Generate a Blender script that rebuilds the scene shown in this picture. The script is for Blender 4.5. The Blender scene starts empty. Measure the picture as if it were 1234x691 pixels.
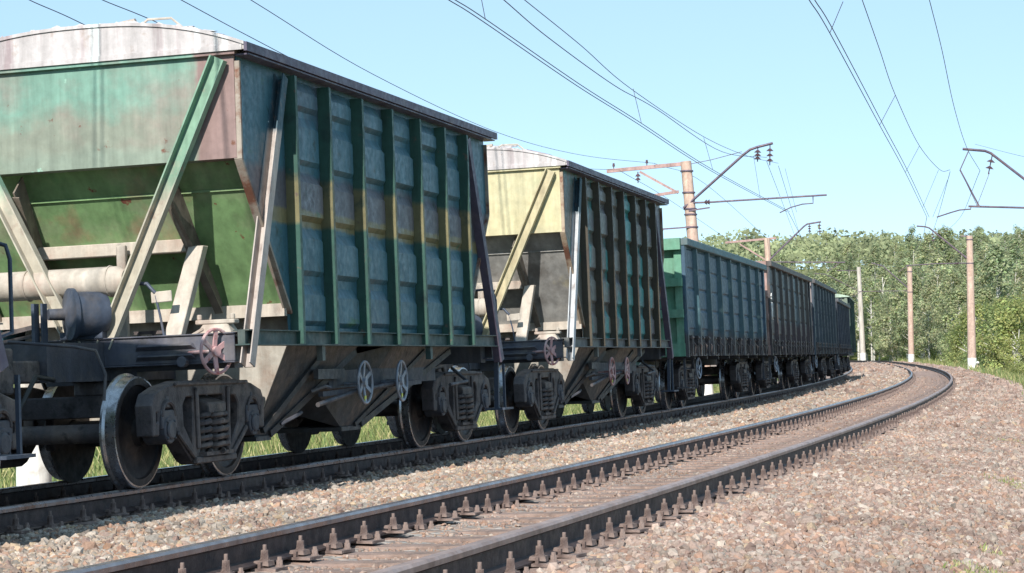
import bpy, bmesh, math, random
import numpy as np
from mathutils import Vector, Matrix
R=math.radians; PI=math.pi
random.seed(7); rng=np.random.default_rng(7)
scn=bpy.context.scene; COL=scn.collection

# ------------------------------------------------ camera
H=0.929; F=2512.8/1234*36
cam=bpy.data.objects.new('camera',bpy.data.cameras.new('camera')); COL.objects.link(cam)
cam.data.sensor_width=36; cam.data.lens=F; cam.data.clip_end=6000; cam.data.clip_start=.1
cam.rotation_mode='QUATERNION'
cam.location=(0,0,H)
cam.rotation_quaternion=(Matrix.Rotation(R(90)+0.034012,4,'X')@Matrix.Rotation(-0.012445,4,'Z')).to_quaternion()
scn.camera=cam
# ------------------------------------------------ sky and sun
EL=34; HD=14.7          # sun elevation; compass heading the light travels towards (0 = +Y, clockwise)
w=bpy.data.worlds.new('World'); scn.world=w; w.use_nodes=True
nt=w.node_tree; bg=nt.nodes['Background']; sk=nt.nodes.new('ShaderNodeTexSky')
sk.sky_type='NISHITA'; sk.sun_disc=False; sk.sun_elevation=R(EL); sk.sun_rotation=R(180+HD)
sk.air_density=0.75; sk.dust_density=0.0; sk.ozone_density=1.2; sk.altitude=2000
hsv=nt.nodes.new('ShaderNodeHueSaturation'); hsv.inputs['Hue'].default_value=.488; hsv.inputs['Saturation'].default_value=.92
nt.links.new(sk.outputs[0],hsv.inputs['Color']); mxs=nt.nodes.new('ShaderNodeMix'); mxs.data_type='RGBA'; mxs.inputs[0].default_value=.62; mxs.inputs[7].default_value=(2.75,4.2,5.4,1)
nt.links.new(hsv.outputs[0],mxs.inputs[6]); nt.links.new(mxs.outputs[2],bg.inputs[0]); bg.inputs[1].default_value=0.128
sl=bpy.data.lights.new('sun','SUN'); sl.energy=4.3; sl.angle=R(.53); sl.color=(1,.94,.86)
so=bpy.data.objects.new('sun',sl); COL.objects.link(so)
d=Vector((math.sin(R(HD))*math.cos(R(EL)),math.cos(R(HD))*math.cos(R(EL)),-math.sin(R(EL))))
so.rotation_euler=d.to_track_quat('-Z','Y').to_euler(); so.location=(0,-20,60)
vs=scn.view_settings; vs.view_transform='Standard'; vs.look='None'; vs.gamma=1; vs.exposure=0.58

# ------------------------------------------------ materials
def nd(nt,t,**k):
    n=nt.nodes.new(t)
    for a,b in k.items():
        if a.startswith('i_'):
            n.inputs[int(a[2:])].default_value=b
        else: setattr(n,a,b)
    return n
def mat(name,base,layers=(),rough=.6,metal=0,bump=0,bscale=30,spec=.4,coat=0):
    """layers: ('n',color,scale,lo,hi,(sx,sy,sz)) noise patches | ('b',color,axis,lo,hi,soft) band of the object's own coordinates"""
    m=bpy.data.materials.new(name); m.use_nodes=True; nt=m.node_tree; L=nt.links.new
    p=nt.nodes['Principled BSDF']; p.inputs['Roughness'].default_value=rough; p.inputs['Metallic'].default_value=metal
    p.inputs['Specular IOR Level'].default_value=spec
    tc=nd(nt,'ShaderNodeTexCoord'); col=None
    rgb=nd(nt,'ShaderNodeRGB'); rgb.outputs[0].default_value=(*base,1); col=rgb.outputs[0]
    def noise(scale,st,det=6,off=0):
        mp=nd(nt,'ShaderNodeMapping'); mp.inputs['Scale'].default_value=st; mp.inputs['Location'].default_value=(off,off*1.7,off*.6); L(tc.outputs['Object'],mp.inputs[0])
        n=nd(nt,'ShaderNodeTexNoise'); n.inputs['Scale'].default_value=scale; n.inputs['Detail'].default_value=det; n.inputs['Roughness'].default_value=.62; L(mp.outputs[0],n.inputs['Vector']); return n.outputs[0]
    def mixc(fac,a,b):
        x=nd(nt,'ShaderNodeMix',data_type='RGBA'); L(fac,x.inputs[0]); L(a,x.inputs[6])
        if isinstance(b,tuple): x.inputs[7].default_value=(*b,1)
        else: L(b,x.inputs[7])
        return x.outputs[2]
    for i,l in enumerate(layers):
        if l[0]=='n':
            _,c,s,lo,hi,st=l; f=noise(s,st,off=i*3.1+1)
            mr=nd(nt,'ShaderNodeMapRange',i_1=lo,i_2=hi); L(f,mr.inputs[0]); fac=mr.outputs[0]
        else:
            _,c,ax,lo,hi,soft=l; sp=nd(nt,'ShaderNodeSeparateXYZ'); L(tc.outputs['Object'],sp.inputs[0])
            n=noise(2.2,(1,1,1),off=i*2+5); ma=nd(nt,'ShaderNodeMath',operation='MULTIPLY_ADD',i_1=soft*2.2,i_2=-soft*1.1); L(n,ma.inputs[0])
            ad=nd(nt,'ShaderNodeMath',operation='ADD'); L(sp.outputs['XYZ'.index(ax)],ad.inputs[0]); L(ma.outputs[0],ad.inputs[1])
            a=nd(nt,'ShaderNodeMapRange',i_1=lo-soft*.3,i_2=lo+soft*.3); b=nd(nt,'ShaderNodeMapRange',i_1=hi+soft*.3,i_2=hi-soft*.3); L(ad.outputs[0],a.inputs[0]); L(ad.outputs[0],b.inputs[0])
            mu=nd(nt,'ShaderNodeMath',operation='MULTIPLY'); L(a.outputs[0],mu.inputs[0]); L(b.outputs[0],mu.inputs[1]); fac=mu.outputs[0]
        col=mixc(fac,col,c)
    # fine grime variation of the paint itself
    f=noise(9,(1,1,1),8,off=9); mr=nd(nt,'ShaderNodeMapRange',i_1=.3,i_2=.7,i_3=.84,i_4=1.12); L(f,mr.inputs[0])
    fs_=noise(5,(1.6,1.6,.12),5,off=13); m2=nd(nt,'ShaderNodeMapRange',i_1=.35,i_2=.65,i_3=.80,i_4=1.12); L(fs_,m2.inputs[0]); mm=nd(nt,'ShaderNodeMath',operation='MULTIPLY'); L(mr.outputs[0],mm.inputs[0]); L(m2.outputs[0],mm.inputs[1]); mr=mm
    hs=nd(nt,'ShaderNodeHueSaturation'); L(mr.outputs[0],hs.inputs['Value']); L(col,hs.inputs['Color']); L(hs.outputs[0],p.inputs['Base Color'])
    f2=noise(14,(1,1,1),5,off=4); mr=nd(nt,'ShaderNodeMapRange',i_1=.3,i_2=.7,i_3=max(rough-.15,.03),i_4=min(rough+.18,1)); L(f2,mr.inputs[0]); L(mr.outputs[0],p.inputs['Roughness'])
    if bump:
        b=nd(nt,'ShaderNodeBump'); b.inputs['Strength'].default_value=bump; b.inputs['Distance'].default_value=.02; L(noise(bscale,(1,1,1),8),b.inputs['Height']); L(b.outputs[0],p.inputs['Normal'])
    return m
RUST=(.16,.07,.045); RUSTL=(.28,.15,.10); DUST=(.42,.36,.31)
n1=lambda c,s,lo,hi,st=(1,1,1):('n',c,s,lo,hi,st)
M={}
M['iron']=mat('dusty_iron',(.080,.070,.074),[n1((.19,.15,.13),3,.46,.72),n1((.018,.016,.018),8,.52,.7)],.62,.15,.35,40)
M['frame']=mat('underframe_paint',(.07,.072,.088),[n1((.16,.135,.12),2.5,.5,.75),n1((.04,.04,.045),5,.55,.75,(1,1,.4))],.6,.1,.25,30)
M['wheel']=mat('wheel_disc',(.028,.025,.028),[n1((.06,.045,.04),5,.45,.7)],.55,.3,.2,30)
M['tread']=mat('wheel_tread_steel',(.42,.42,.45),[n1((.2,.18,.17),9,.5,.75)],.27,.95)
M['rail']=mat('rail_rust',(.066,.047,.046),[n1((.11,.075,.062),1.2,.5,.75,(1,1,3)),n1((.03,.025,.03),4,.5,.7,(1,1,2))],.6,.2,.25,60)
M['railtop']=mat('rail_running_surface',(.33,.30,.31),[n1((.25,.18,.16),2.5,.45,.72)],.32,.75)
M['railtoprust']=mat('rail_running_surface_dull',(.40,.30,.27),[n1((.26,.17,.14),2.5,.45,.72)],.5,.3)
M['bolt']=mat('fastening_rust',(.27,.205,.18),[n1((.14,.10,.09),12,.45,.65),n1((.42,.32,.27),6,.55,.7)],.8,.1,.4,90)
M['sleeper']=mat('sleeper_dusty',(.27,.20,.175),[n1((.13,.10,.09),3,.48,.65),n1((.34,.23,.18),2,.5,.7)],.9,0,.7,50)
M['roofwhite']=mat('roof_whitewash',(.48,.45,.45),[n1((.80,.84,.82),1.5,.50,.56,(1.5,.5,.10)),n1((.33,.27,.28),2.6,.55,.68,(1.6,.6,.14)),n1((.36,.30,.27),5,.58,.68),n1((.75,.74,.72),4,.60,.66,(1,1,.3))],.75,0,.15)
M['cream']=mat('cream_dusty_paint',(.46,.41,.35),[n1((.38,.29,.24),3,.5,.7),n1((.56,.51,.45),1.6,.5,.75)],.7,0,.15)
M['bluegrey']=mat('blue_grey_machinery',(.06,.078,.115),[n1((.11,.10,.10),3,.5,.72)],.55,.1,.2)
M['conc']=mat('post_concrete',(.52,.38,.31),[n1((.45,.30,.24),1.6,.45,.7,(2,2,.5)),n1((.7,.52,.42),4,.5,.75)],.85,0,.3,30)
M['concgrey']=mat('post_concrete_grey',(.52,.48,.43),[n1((.40,.36,.33),1.6,.45,.7,(2,2,.5))],.85,0,.3,30)
M['whitewash']=mat('whitewash',(.80,.80,.78),[n1((.6,.58,.54),5,.55,.7)],.8)
M['pinksteel']=mat('painted_arm_steel',(.42,.28,.26),[n1((.28,.18,.17),4,.45,.7)],.7,.1)
M['darksteel']=mat('dark_arm_steel',(.14,.11,.15),[n1((.22,.15,.15),4,.5,.7)],.6,.3)
M['wire']=mat('wire_copper_dark',(.07,.06,.09),[],.5,.4)
M['insul']=mat('insulator_brown',(.09,.05,.06),[],.25,0)
M['pink']=mat('brake_wheel_faded_red',(.50,.30,.30),[n1((.35,.08,.07),6,.55,.65),n1((.6,.5,.48),5,.5,.7)],.6)
M['wheelblue']=mat('hand_wheel_blue_grey',(.24,.27,.33),[n1((.4,.38,.38),7,.5,.7)],.5,.2)
M['yellow']=mat('yellow_tag',(.60,.62,.10),[],.6)
M['black']=mat('black_paint',(.02,.02,.02),[],.5)

# ------------------------------------------------ mesh builder
class MB:
    def __init__(s): s.v=[]; s.f=[]; s.m=[]
    def add(s,vs,fs,mi=0):
        o=len(s.v); s.v+=[tuple(v) for v in vs]; s.f+=[tuple(i+o for i in f) for f in fs]; s.m+=[mi]*len(fs)
    def box(s,x0,x1,y0,y1,z0,z1,mi=0):
        s.add([(x0,y0,z0),(x1,y0,z0),(x1,y1,z0),(x0,y1,z0),(x0,y0,z1),(x1,y0,z1),(x1,y1,z1),(x0,y1,z1)],
              [(3,2,1,0),(4,5,6,7),(0,1,5,4),(1,2,6,5),(2,3,7,6),(3,0,4,7)],mi)
    def hexa(s,q,mi=0):   # q: 8 pts, bottom ccw 4 then top 4
        s.add(q,[(3,2,1,0),(4,5,6,7),(0,1,5,4),(1,2,6,5),(2,3,7,6),(3,0,4,7)],mi)
    def bar(s,p,q,w,t,up=(0,0,1),mi=0):  # w across, t along up
        p=Vector(p);q=Vector(q);d=(q-p).normalized();u=Vector(up);a=d.cross(u)
        if a.length<1e-4: a=d.cross(Vector((1,0,0)))
        a.normalize();b=a.cross(d).normalized();a*=w/2;b*=t/2
        s.hexa([p-a-b,p+a-b,q+a-b,q-a-b,p-a+b,p+a+b,q+a+b,q-a+b],mi)
    def chan(s,p,q,w,t,up=(0,0,1),th=.012,mi=0,open_=1):  # C channel: web + two flanges, open towards +up*open_
        p=Vector(p);q=Vector(q);d=(q-p).normalized();u=Vector(up);a=d.cross(u).normalized();b=a.cross(d).normalized()
        s.bar(p-b*open_*(t/2-th/2),q-b*open_*(t/2-th/2),w,th,up,mi)
        for g in(-1,1): s.bar(p+a*g*(w/2-th/2)+b*open_*th/2,q+a*g*(w/2-th/2)+b*open_*th/2,th,t-th,up,mi)
    def cyl(s,p,q,r0,r1=None,n=12,caps=True,mi=0):
        r1=r0 if r1 is None else r1
        p=Vector(p);q=Vector(q);d=(q-p).normalized();a=d.orthogonal().normalized();b=d.cross(a)
        vs=[];fs=[]
        for c,r in((p,r0),(q,r1)):
            for i in range(n):
                t=2*PI*i/n; vs.append(c+a*math.cos(t)*r+b*math.sin(t)*r)
        for i in range(n): fs.append((i,(i+1)%n,n+(i+1)%n,n+i))
        if caps: fs+=[tuple(range(n-1,-1,-1)),tuple(range(n,2*n))]
        s.add(vs,fs,mi)
    def tube(s,pts,r,n=6,mi=0,closed=False):
        P_=[Vector(p) for p in pts];N=len(P_);vs=[];fs=[];a=None
        for i,p in enumerate(P_):
            if closed: d=(P_[(i+1)%N]-P_[i-1])
            else: d=P_[min(i+1,N-1)]-P_[max(i-1,0)]
            d.normalize()
            if a is None: a=d.orthogonal().normalized()
            else: a=(a-d*a.dot(d)).normalized()
            b=d.cross(a)
            for k in range(n):
                t=2*PI*k/n; vs.append(p+a*math.cos(t)*r+b*math.sin(t)*r)
        for i in range(N if closed else N-1):
            j=(i+1)%N
            for k in range(n): fs.append((i*n+k,i*n+(k+1)%n,j*n+(k+1)%n,j*n+k))
        if not closed: fs+=[tuple(range(n-1,-1,-1)),tuple(range((N-1)*n,N*n))]
        s.add(vs,fs,mi)
    def revolve(s,prof,c,ax,n=40,mis=None):  # prof [(along,rad)], axis through c direction ax
        c=Vector(c);d=Vector(ax).normalized();a=d.orthogonal().normalized();b=d.cross(a);K=len(prof);vs=[]
        for i in range(n):
            t=2*PI*i/n;e=a*math.cos(t)+b*math.sin(t)
            for (h,r) in prof: vs.append(c+d*h+e*r)
        for k in range(K-1):
            s.add([],[],0)
        o=len(s.v); s.v+=[tuple(v) for v in vs]
        for i in range(n):
            j=(i+1)%n
            for k in range(K-1):
                s.f.append((o+i*K+k,o+j*K+k,o+j*K+k+1,o+i*K+k+1)); s.m.append(mis[k] if mis else 0)
    def plate(s,outer,holes,plane,a,b,mi=0):  # outline in 2D; plane 'yz' extruded on x a..b, 'xz' extruded on y
        bm=bmesh.new()
        def P3(p,o): return (o,p[0],p[1]) if plane=='yz' else (p[0],o,p[1])
        es=[]
        for loop in [outer]+list(holes):
            vs=[bm.verts.new(P3(p,a)) for p in loop]
            for i in range(len(vs)): es.append(bm.edges.new((vs[i],vs[(i+1)%len(vs)])))
        bmesh.ops.triangle_fill(bm,use_beauty=True,use_dissolve=False,edges=es)
        r=bmesh.ops.extrude_face_region(bm,geom=list(bm.faces))
        dv=Vector(P3((0,0),b-a))
        bmesh.ops.translate(bm,vec=dv,verts=[v for v in r['geom'] if isinstance(v,bmesh.types.BMVert)])
        bmesh.ops.recalc_face_normals(bm,faces=bm.faces)
        bm.verts.index_update(); s.add([v.co for v in bm.verts],[[v.index for v in f.verts] for f in bm.faces],mi); bm.free()
    def mesh(s,name,mats,fixn=True):
        me=bpy.data.meshes.new(name); me.from_pydata(s.v,[],s.f); 
        for m in (mats if isinstance(mats,(list,tuple)) else [mats]): me.materials.append(m)
        if len(me.materials)>1: me.polygons.foreach_set('material_index',s.m)
        if fixn:
            bm=bmesh.new(); bm.from_mesh(me); bmesh.ops.recalc_face_normals(bm,faces=bm.faces); bm.to_mesh(me); bm.free()
        return me
    def obj(s,name,mats,parent=None,bevel=0,smooth=None):
        me=s.mesh(name,mats); o=bpy.data.objects.new(name,me); COL.objects.link(o)
        if parent: o.parent=parent
        if smooth:
            me.polygons.foreach_set('use_smooth',[True]*len(me.polygons))
            try: me.set_sharp_from_angle(angle=R(smooth))
            except Exception: pass
        if bevel:
            b=o.modifiers.new('bevel','BEVEL'); b.width=bevel; b.segments=1; b.limit_method='ANGLE'; b.angle_limit=R(40)
        return o
def empty(name,mw=None,parent=None):
    o=bpy.data.objects.new(name,None); COL.objects.link(o); o.empty_display_size=.3
    if parent: o.parent=parent
    if mw is not None: o.matrix_world=mw if not parent else mw
    return o
def tag(o,label=None,cat=None,group=None,kind=None):
    if label:o['label']=label
    if cat:o['category']=cat
    if group:o['group']=group
    if kind:o['kind']=kind
    return o
def cp(o,parent=None,name=None):
    c=o.copy(); COL.objects.link(c); c.parent=parent
    for ch in list(o.children): cp(ch,c)
    return c

# ------------------------------------------------ track geometry (surveyed curve)
G=1.595; D=4.983; Z_AR=0.0; Z_AL=-.0387; Z_BR=-.1492; Z_BL=-.1954
S=np.linspace(-40,360,1601); ds=S[1]-S[0]
kk=np.where(S<235,0.001633-0.0011235*np.clip(S,0,400)/100+.00019084*(np.clip(S,0,400)/100)**2,.0034)
TH=.301242-np.concatenate([[0],np.cumsum((kk[1:]+kk[:-1])/2*ds)]); i0=int(np.argmin(abs(S))); TH+=.301242-TH[i0]
XX=np.concatenate([[0],np.cumsum(np.sin((TH[1:]+TH[:-1])/2)*ds)]); YY=np.concatenate([[0],np.cumsum(np.cos((TH[1:]+TH[:-1])/2)*ds)])
XX+=-3.06971-XX[i0]; YY+=1-YY[i0]
def at(s,u,z=0):  # s along near outer rail, u metres to its right
    x=np.interp(s,S,XX);y=np.interp(s,S,YY);t=np.interp(s,S,TH)
    return Vector((x+math.cos(t)*u,y-math.sin(t)*u,z)),t
def atv(s,u):
    x=np.interp(s,S,XX);y=np.interp(s,S,YY);t=np.interp(s,S,TH); return x+np.cos(t)*u,y-np.sin(t)*u,t
# arc length along the train's near rail
bx,by,_=atv(S,-D); arcB=np.concatenate([[0],np.cumsum(np.hypot(np.diff(bx),np.diff(by)))]); arcB-=arcB[i0]
S0=16.0822
def centB(a):
    s=np.interp(a,arcB,S); p,_=at(s,-(D+G/2),(Z_BR+Z_BL)/2); return p
def wframe(k):
    if k<2: a=S0+.925+12.02*k; b=a+7.8
    else: a=S0+24.04-2.11+.925+(k-2)*13.92+2.635; b=a+8.65
    A,B=centB(a),centB(b); fw=(B-A).normalized(); rt=Vector((fw.y,-fw.x,(Z_BR-Z_BL)/G)).normalized(); up=rt.cross(fw).normalized()
    C=(A+B)/2; m=Matrix.Identity(4)
    for i in range(3): m[i][0]=rt[i];m[i][1]=fw[i];m[i][2]=up[i];m[i][3]=C[i]
    return m

# ------------------------------------------------ ground
def bed_z(u,s):
    us=np.array([-13.5,-9.9,-8.4,-7.6,-6.6,-5.0,-4.2,-2.2,-1.6,-1.35,-.25,0.0,.3,.6,1.0,2.0,3.2,5.0,7])
    zs=np.array([-1.6,-1.15,-.47,-.43,-.41,-.385,-.35,-.265,-.25,-.258,-.255,-.235,-.212,-.205,-.225,-.29,-.62,-1.15,-1.6])
    return np.interp(u,us,zs)
def vnoise(x,y,sc,seed=0):
    r=np.random.default_rng(seed).random((64,64)); x=x/sc;y=y/sc
    xi=np.floor(x).astype(int);yi=np.floor(y).astype(int);fx=x-xi;fy=y-yi;fx=fx*fx*(3-2*fx);fy=fy*fy*(3-2*fy)
    g=lambda a,b:r[a%64,b%64]
    return (g(xi,yi)*(1-fx)+g(xi+1,yi)*fx)*(1-fy)+(g(xi,yi+1)*(1-fx)+g(xi+1,yi+1)*fx)*fy-.5
def tdist(x,y):   # signed distance to the outer rail (right positive)
    x=np.atleast_1d(x).astype(float);y=np.atleast_1d(y).astype(float); out=np.empty(x.shape); q=slice(0,None,8)
    for i0_ in range(0,len(x),4000):
        a=x[i0_:i0_+4000,None]-XX[q][None];b=y[i0_:i0_+4000,None]-YY[q][None];d=np.hypot(a,b);j=d.argmin(1)
        t=TH[q][j]; k=np.arange(len(j)); lat=a[k,j]*np.cos(t)-b[k,j]*np.sin(t); out[i0_:i0_+4000]=np.sign(lat)*d[k,j]
    return out
def sst(a,b,x): t=np.clip((x-a)/(b-a),0,1); return t*t*(3-2*t)
def ground_h(x,y):
    u=tdist(x,y); dr=np.where(u>0,u-4,-u-12)
    base=-.95-.35*sst(0,14,dr)
    hill=sst(2,60,dr)*sst(165,430,y)*17*np.where(u>0,1,.75)+sst(340,620,y)*8
    return base+hill+vnoise(x,y,17,3)*.5*sst(3,12,dr)+vnoise(x,y,60,5)*2.5*sst(200,350,y)*sst(2,40,dr)
def strip(name,ss,us,zf,m,jit=0):
    ss=np.asarray(ss);us=np.asarray(us);n,k=len(ss),len(us)
    Sg,Ug=np.meshgrid(ss,us,indexing='ij'); x,y,_=atv(Sg.ravel(),Ug.ravel()); z=zf(Ug.ravel(),Sg.ravel())
    if jit: z=z+vnoise(x,y,.5,1)*jit+vnoise(x,y,.17,2)*jit*.6
    v=np.stack([x,y,z],1); f=[(i*k+j,(i+1)*k+j,(i+1)*k+j+1,i*k+j+1) for i in range(n-1) for j in range(k-1)]
    me=bpy.data.meshes.new(name); me.from_pydata(v.tolist(),[],f); me.materials.append(m); me.polygons.foreach_set('use_smooth',[True]*len(f))
    me.update()
    o=bpy.data.objects.new(name,me); COL.objects.link(o); 
    if me.polygons[0].normal.z<0: me.flip_normals()
    return o
def ballast_mat():
    m=bpy.data.materials.new('ballast_base'); m.use_nodes=True; nt=m.node_tree; L=nt.links.new; p=nt.nodes['Principled BSDF']; p.inputs['Roughness'].default_value=.95; p.inputs['Specular IOR Level'].default_value=.15
    tc=nd(nt,'ShaderNodeTexCoord'); vo=nd(nt,'ShaderNodeTexVoronoi'); vo.inputs['Scale'].default_value=17; L(tc.outputs['Object'],vo.inputs['Vector'])
    cr=nd(nt,'ShaderNodeValToRGB'); e=cr.color_ramp.elements; e[0].color=(.19,.15,.13,1); e[1].color=(.50,.43,.38,1)
    for q,c in((.3,(.32,.27,.24,1)),(.55,(.40,.27,.20,1)),(.75,(.30,.29,.27,1))): x=e.new(q); x.color=c
    sp=nd(nt,'ShaderNodeSeparateColor'); L(vo.outputs['Color'],sp.inputs[0]); L(sp.outputs[0],cr.inputs[0])
    no=nd(nt,'ShaderNodeTexNoise'); no.inputs['Scale'].default_value=.8; no.inputs['Detail'].default_value=8; L(tc.outputs['Object'],no.inputs['Vector'])
    mr=nd(nt,'ShaderNodeMapRange',i_1=.42,i_2=.62); L(no.outputs[0],mr.inputs[0])
    mx=nd(nt,'ShaderNodeMix',data_type='RGBA'); L(mr.outputs[0],mx.inputs[0]); L(cr.outputs[0],mx.inputs[6]); mx.inputs[7].default_value=(.34,.26,.22,1)
    L(mx.outputs[2],p.inputs['Base Color'])
    bp=nd(nt,'ShaderNodeBump'); bp.inputs['Strength'].default_value=.9; bp.inputs['Distance'].default_value=.03; L(vo.outputs['Distance'],bp.inputs['Height']); bp.invert=True; L(bp.outputs[0],p.inputs['Normal'])
    return m
M['ballast']=ballast_mat()
ss=np.concatenate([np.arange(-30,70,.25),np.arange(70,355,1.5)])
us=np.concatenate([[-13.5,-11,-9.9,-9,-8.4,-8,-7.6],np.arange(-7.2,3.2,.2),[3.4,3.8,4.4,5,6,7]])
tag(strip('ballast_bed',ss,us,bed_z,M['ballast'],.035),kind='structure')
# terrain
M['ground']=mat('meadow_ground',(.13,.17,.05),[n1((.20,.21,.08),.06,.45,.6),n1((.09,.13,.04),.5,.5,.65),n1((.20,.17,.10),.9,.62,.7)],.95,0,.6,8,.1)
xs=np.concatenate([np.linspace(-1500,-130,12),np.linspace(-120,260,150),np.linspace(270,2200,14)]); ys=np.concatenate([np.linspace(-400,-20,8),np.linspace(-15,560,180),np.linspace(580,4200,14)])
Xg,Yg=np.meshgrid(xs,ys,indexing='ij'); hz=ground_h(Xg.ravel(),Yg.ravel()); k_=len(ys)
me=bpy.data.meshes.new('ground'); me.from_pydata(np.stack([Xg.ravel(),Yg.ravel(),hz],1).tolist(),[],[(i*k_+j,(i+1)*k_+j,(i+1)*k_+j+1,i*k_+j+1) for i in range(len(xs)-1) for j in range(k_-1)])
me.materials.append(M['ground']); me.polygons.foreach_set('use_smooth',[True]*len(me.polygons)); go=bpy.data.objects.new('ground',me); COL.objects.link(go); tag(go,kind='structure')

# ------------------------------------------------ ballast stones (uncountable)
def vcol_mat(name,rough=.9,bump=.3,bs=60):
    m=bpy.data.materials.new(name); m.use_nodes=True; nt=m.node_tree; p=nt.nodes['Principled BSDF']; p.inputs['Roughness'].default_value=rough; p.inputs['Specular IOR Level'].default_value=.2
    a=nd(nt,'ShaderNodeAttribute',attribute_name='tint'); tc=nd(nt,'ShaderNodeTexCoord'); no=nd(nt,'ShaderNodeTexNoise'); no.inputs['Scale'].default_value=bs; no.inputs['Detail'].default_value=3
    nt.links.new(tc.outputs['Object'],no.inputs['Vector']); mr=nd(nt,'ShaderNodeMapRange',i_1=.3,i_2=.7,i_3=.8,i_4=1.2); nt.links.new(no.outputs[0],mr.inputs[0])
    hs=nd(nt,'ShaderNodeHueSaturation'); nt.links.new(mr.outputs[0],hs.inputs['Value']); nt.links.new(a.outputs['Color'],hs.inputs['Color']); nt.links.new(hs.outputs[0],p.inputs['Base Color'])
    return m
def scatter(name,tv,tf,pos,scale,rot,col,m):   # merge instances of template variants into one mesh
    K=len(tv);V=[];Fs=[];C=[];off=0
    idx=rng.integers(0,K,len(pos))
    for k in range(K):
        q=np.where(idx==k)[0]
        if not len(q): continue
        v=tv[k];nv=len(v)
        M3=rot[q]; P_=np.einsum('nij,vj->nvi',M3,v)*scale[q][:,None,:]+pos[q][:,None,:]
        V.append(P_.reshape(-1,3)); f=tf[k][None]+ (np.arange(len(q))*nv)[:,None,None]+off; Fs.append(f.reshape(-1,tf[k].shape[1])); off+=nv*len(q)
        C.append(np.repeat(col[q],nv,0))
    V=np.concatenate(V).astype(np.float32);Fs=np.concatenate(Fs).astype(np.int32);C=np.concatenate(C).astype(np.float32); nvf=Fs.shape[1]
    me=bpy.data.meshes.new(name); me.vertices.add(len(V)); me.vertices.foreach_set('co',V.ravel()); me.loops.add(Fs.size); me.loops.foreach_set('vertex_index',Fs.ravel())
    me.polygons.add(len(Fs)); me.polygons.foreach_set('loop_start',np.arange(0,Fs.size,nvf,dtype=np.int32)); 
    me.update(calc_edges=True); me.shade_flat()
    a=me.attributes.new('tint','FLOAT_COLOR','POINT'); a.data.foreach_set('color',np.concatenate([C,np.ones((len(C),1),np.float32)],1).ravel())
    me.materials.append(m); o=bpy.data.objects.new(name,me); COL.objects.link(o); return o
def rotm(n,full=True):
    q=rng.normal(size=(n,4)); 
    if not full: q[:,1:3]*=.18
    q/=np.linalg.norm(q,axis=1)[:,None]; w_,x,y,z=q.T
    return np.stack([1-2*(y*y+z*z),2*(x*y-z*w_),2*(x*z+y*w_),2*(x*y+z*w_),1-2*(x*x+z*z),2*(y*z-x*w_),2*(x*z-y*w_),2*(y*z+x*w_),1-2*(x*x+y*y)],1).reshape(-1,3,3)
def ico():
    bm=bmesh.new(); bmesh.ops.create_icosphere(bm,subdivisions=1,radius=1); v=np.array([x.co[:] for x in bm.verts]); f=np.array([[q.index for q in p.verts] for p in bm.faces]); bm.free(); return v,f
iv,iff=ico(); tv=[];tf=[]
for k in range(9):
    v=iv*(1+rng.uniform(-.28,.22,(len(iv),1))); v=np.sign(v)*np.abs(v)**.8*np.array([1.15,.9,.72]); tv.append(v); tf.append(iff)
ov=np.array([[1,0,0],[-1,0,0],[0,1,0],[0,-1,0],[0,0,1],[0,0,-1]],float); of=np.array([[0,2,4],[2,1,4],[1,3,4],[3,0,4],[2,0,5],[1,2,5],[3,1,5],[0,3,5]])
otv=[ov*(1+rng.uniform(-.2,.3,(6,1)))*np.array([1.2,1,.8]) for _ in range(6)]; otf=[of]*6
def stones(segs):
    P_=[];sc=[];cl=[]
    pal_t=np.array([[.46,.42,.37],[.38,.35,.31],[.55,.50,.44],[.32,.30,.28],[.50,.40,.31],[.52,.33,.22],[.60,.57,.52],[.42,.28,.21],[.36,.36,.34],[.57,.46,.31]])
    pal_r=np.array([[.44,.34,.30],[.36,.27,.24],[.52,.42,.37],[.40,.25,.19],[.50,.31,.22],[.55,.50,.46],[.46,.38,.34],[.34,.25,.23],[.40,.34,.31],[.28,.20,.18]])
    for (s0,s1,u0,u1,den,rad,red) in segs:
        n=int((s1-s0)*(u1-u0)*den); s=rng.uniform(s0,s1,n);u=rng.uniform(u0,u1,n); x,y,_=atv(s,u)
        r=rad*np.exp(rng.normal(0,.33,n)); r=np.clip(r,rad*.4,rad*2.3)
        keep=np.ones(n,bool)
        for c in (0,-G,-D,-D-G): keep&=~((abs(u-c)<.14))
        z=bed_z(u,s)+vnoise(x,y,.5,1)*.035+vnoise(x,y,.17,2)*.02+r*rng.uniform(-.15,.5,n)
        big=rng.random(n)<.012; r=np.where(big,r*1.7,r)
        c=np.where((rng.random(n)<red)[:,None],pal_r[rng.integers(0,10,n)],pal_t[rng.integers(0,10,n)])*rng.uniform(.66,1.02,(n,1))
        c=(c*(1-.3*red)+np.array([.38,.27,.22])*.3*red)*np.array([.90,.82,.76])
        pt=.5+vnoise(x,y,1.3,21)+.6*vnoise(x,y,.4,22); c=c*(.80+.34*pt)[:,None]*np.array([1,.99,.965]); g_=c.mean(1,keepdims=True); c=c*.78+g_*.22
        P_.append(np.stack([x,y,z],1)[keep]);sc.append((r[:,None]*np.ones(3))[keep]);cl.append(c[keep])
    return np.concatenate(P_),np.concatenate(sc),np.concatenate(cl)
M['stone']=vcol_mat('ballast_stone')
near=[(6,32,-4.9,-1.7,1150,.019,.22),(4,32,.15,3.6,1250,.0178,.70),(6,30,-1.45,-.15,300,.010,.9),(8,30,-6.4,-5.1,60,.026,.6)]
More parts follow.
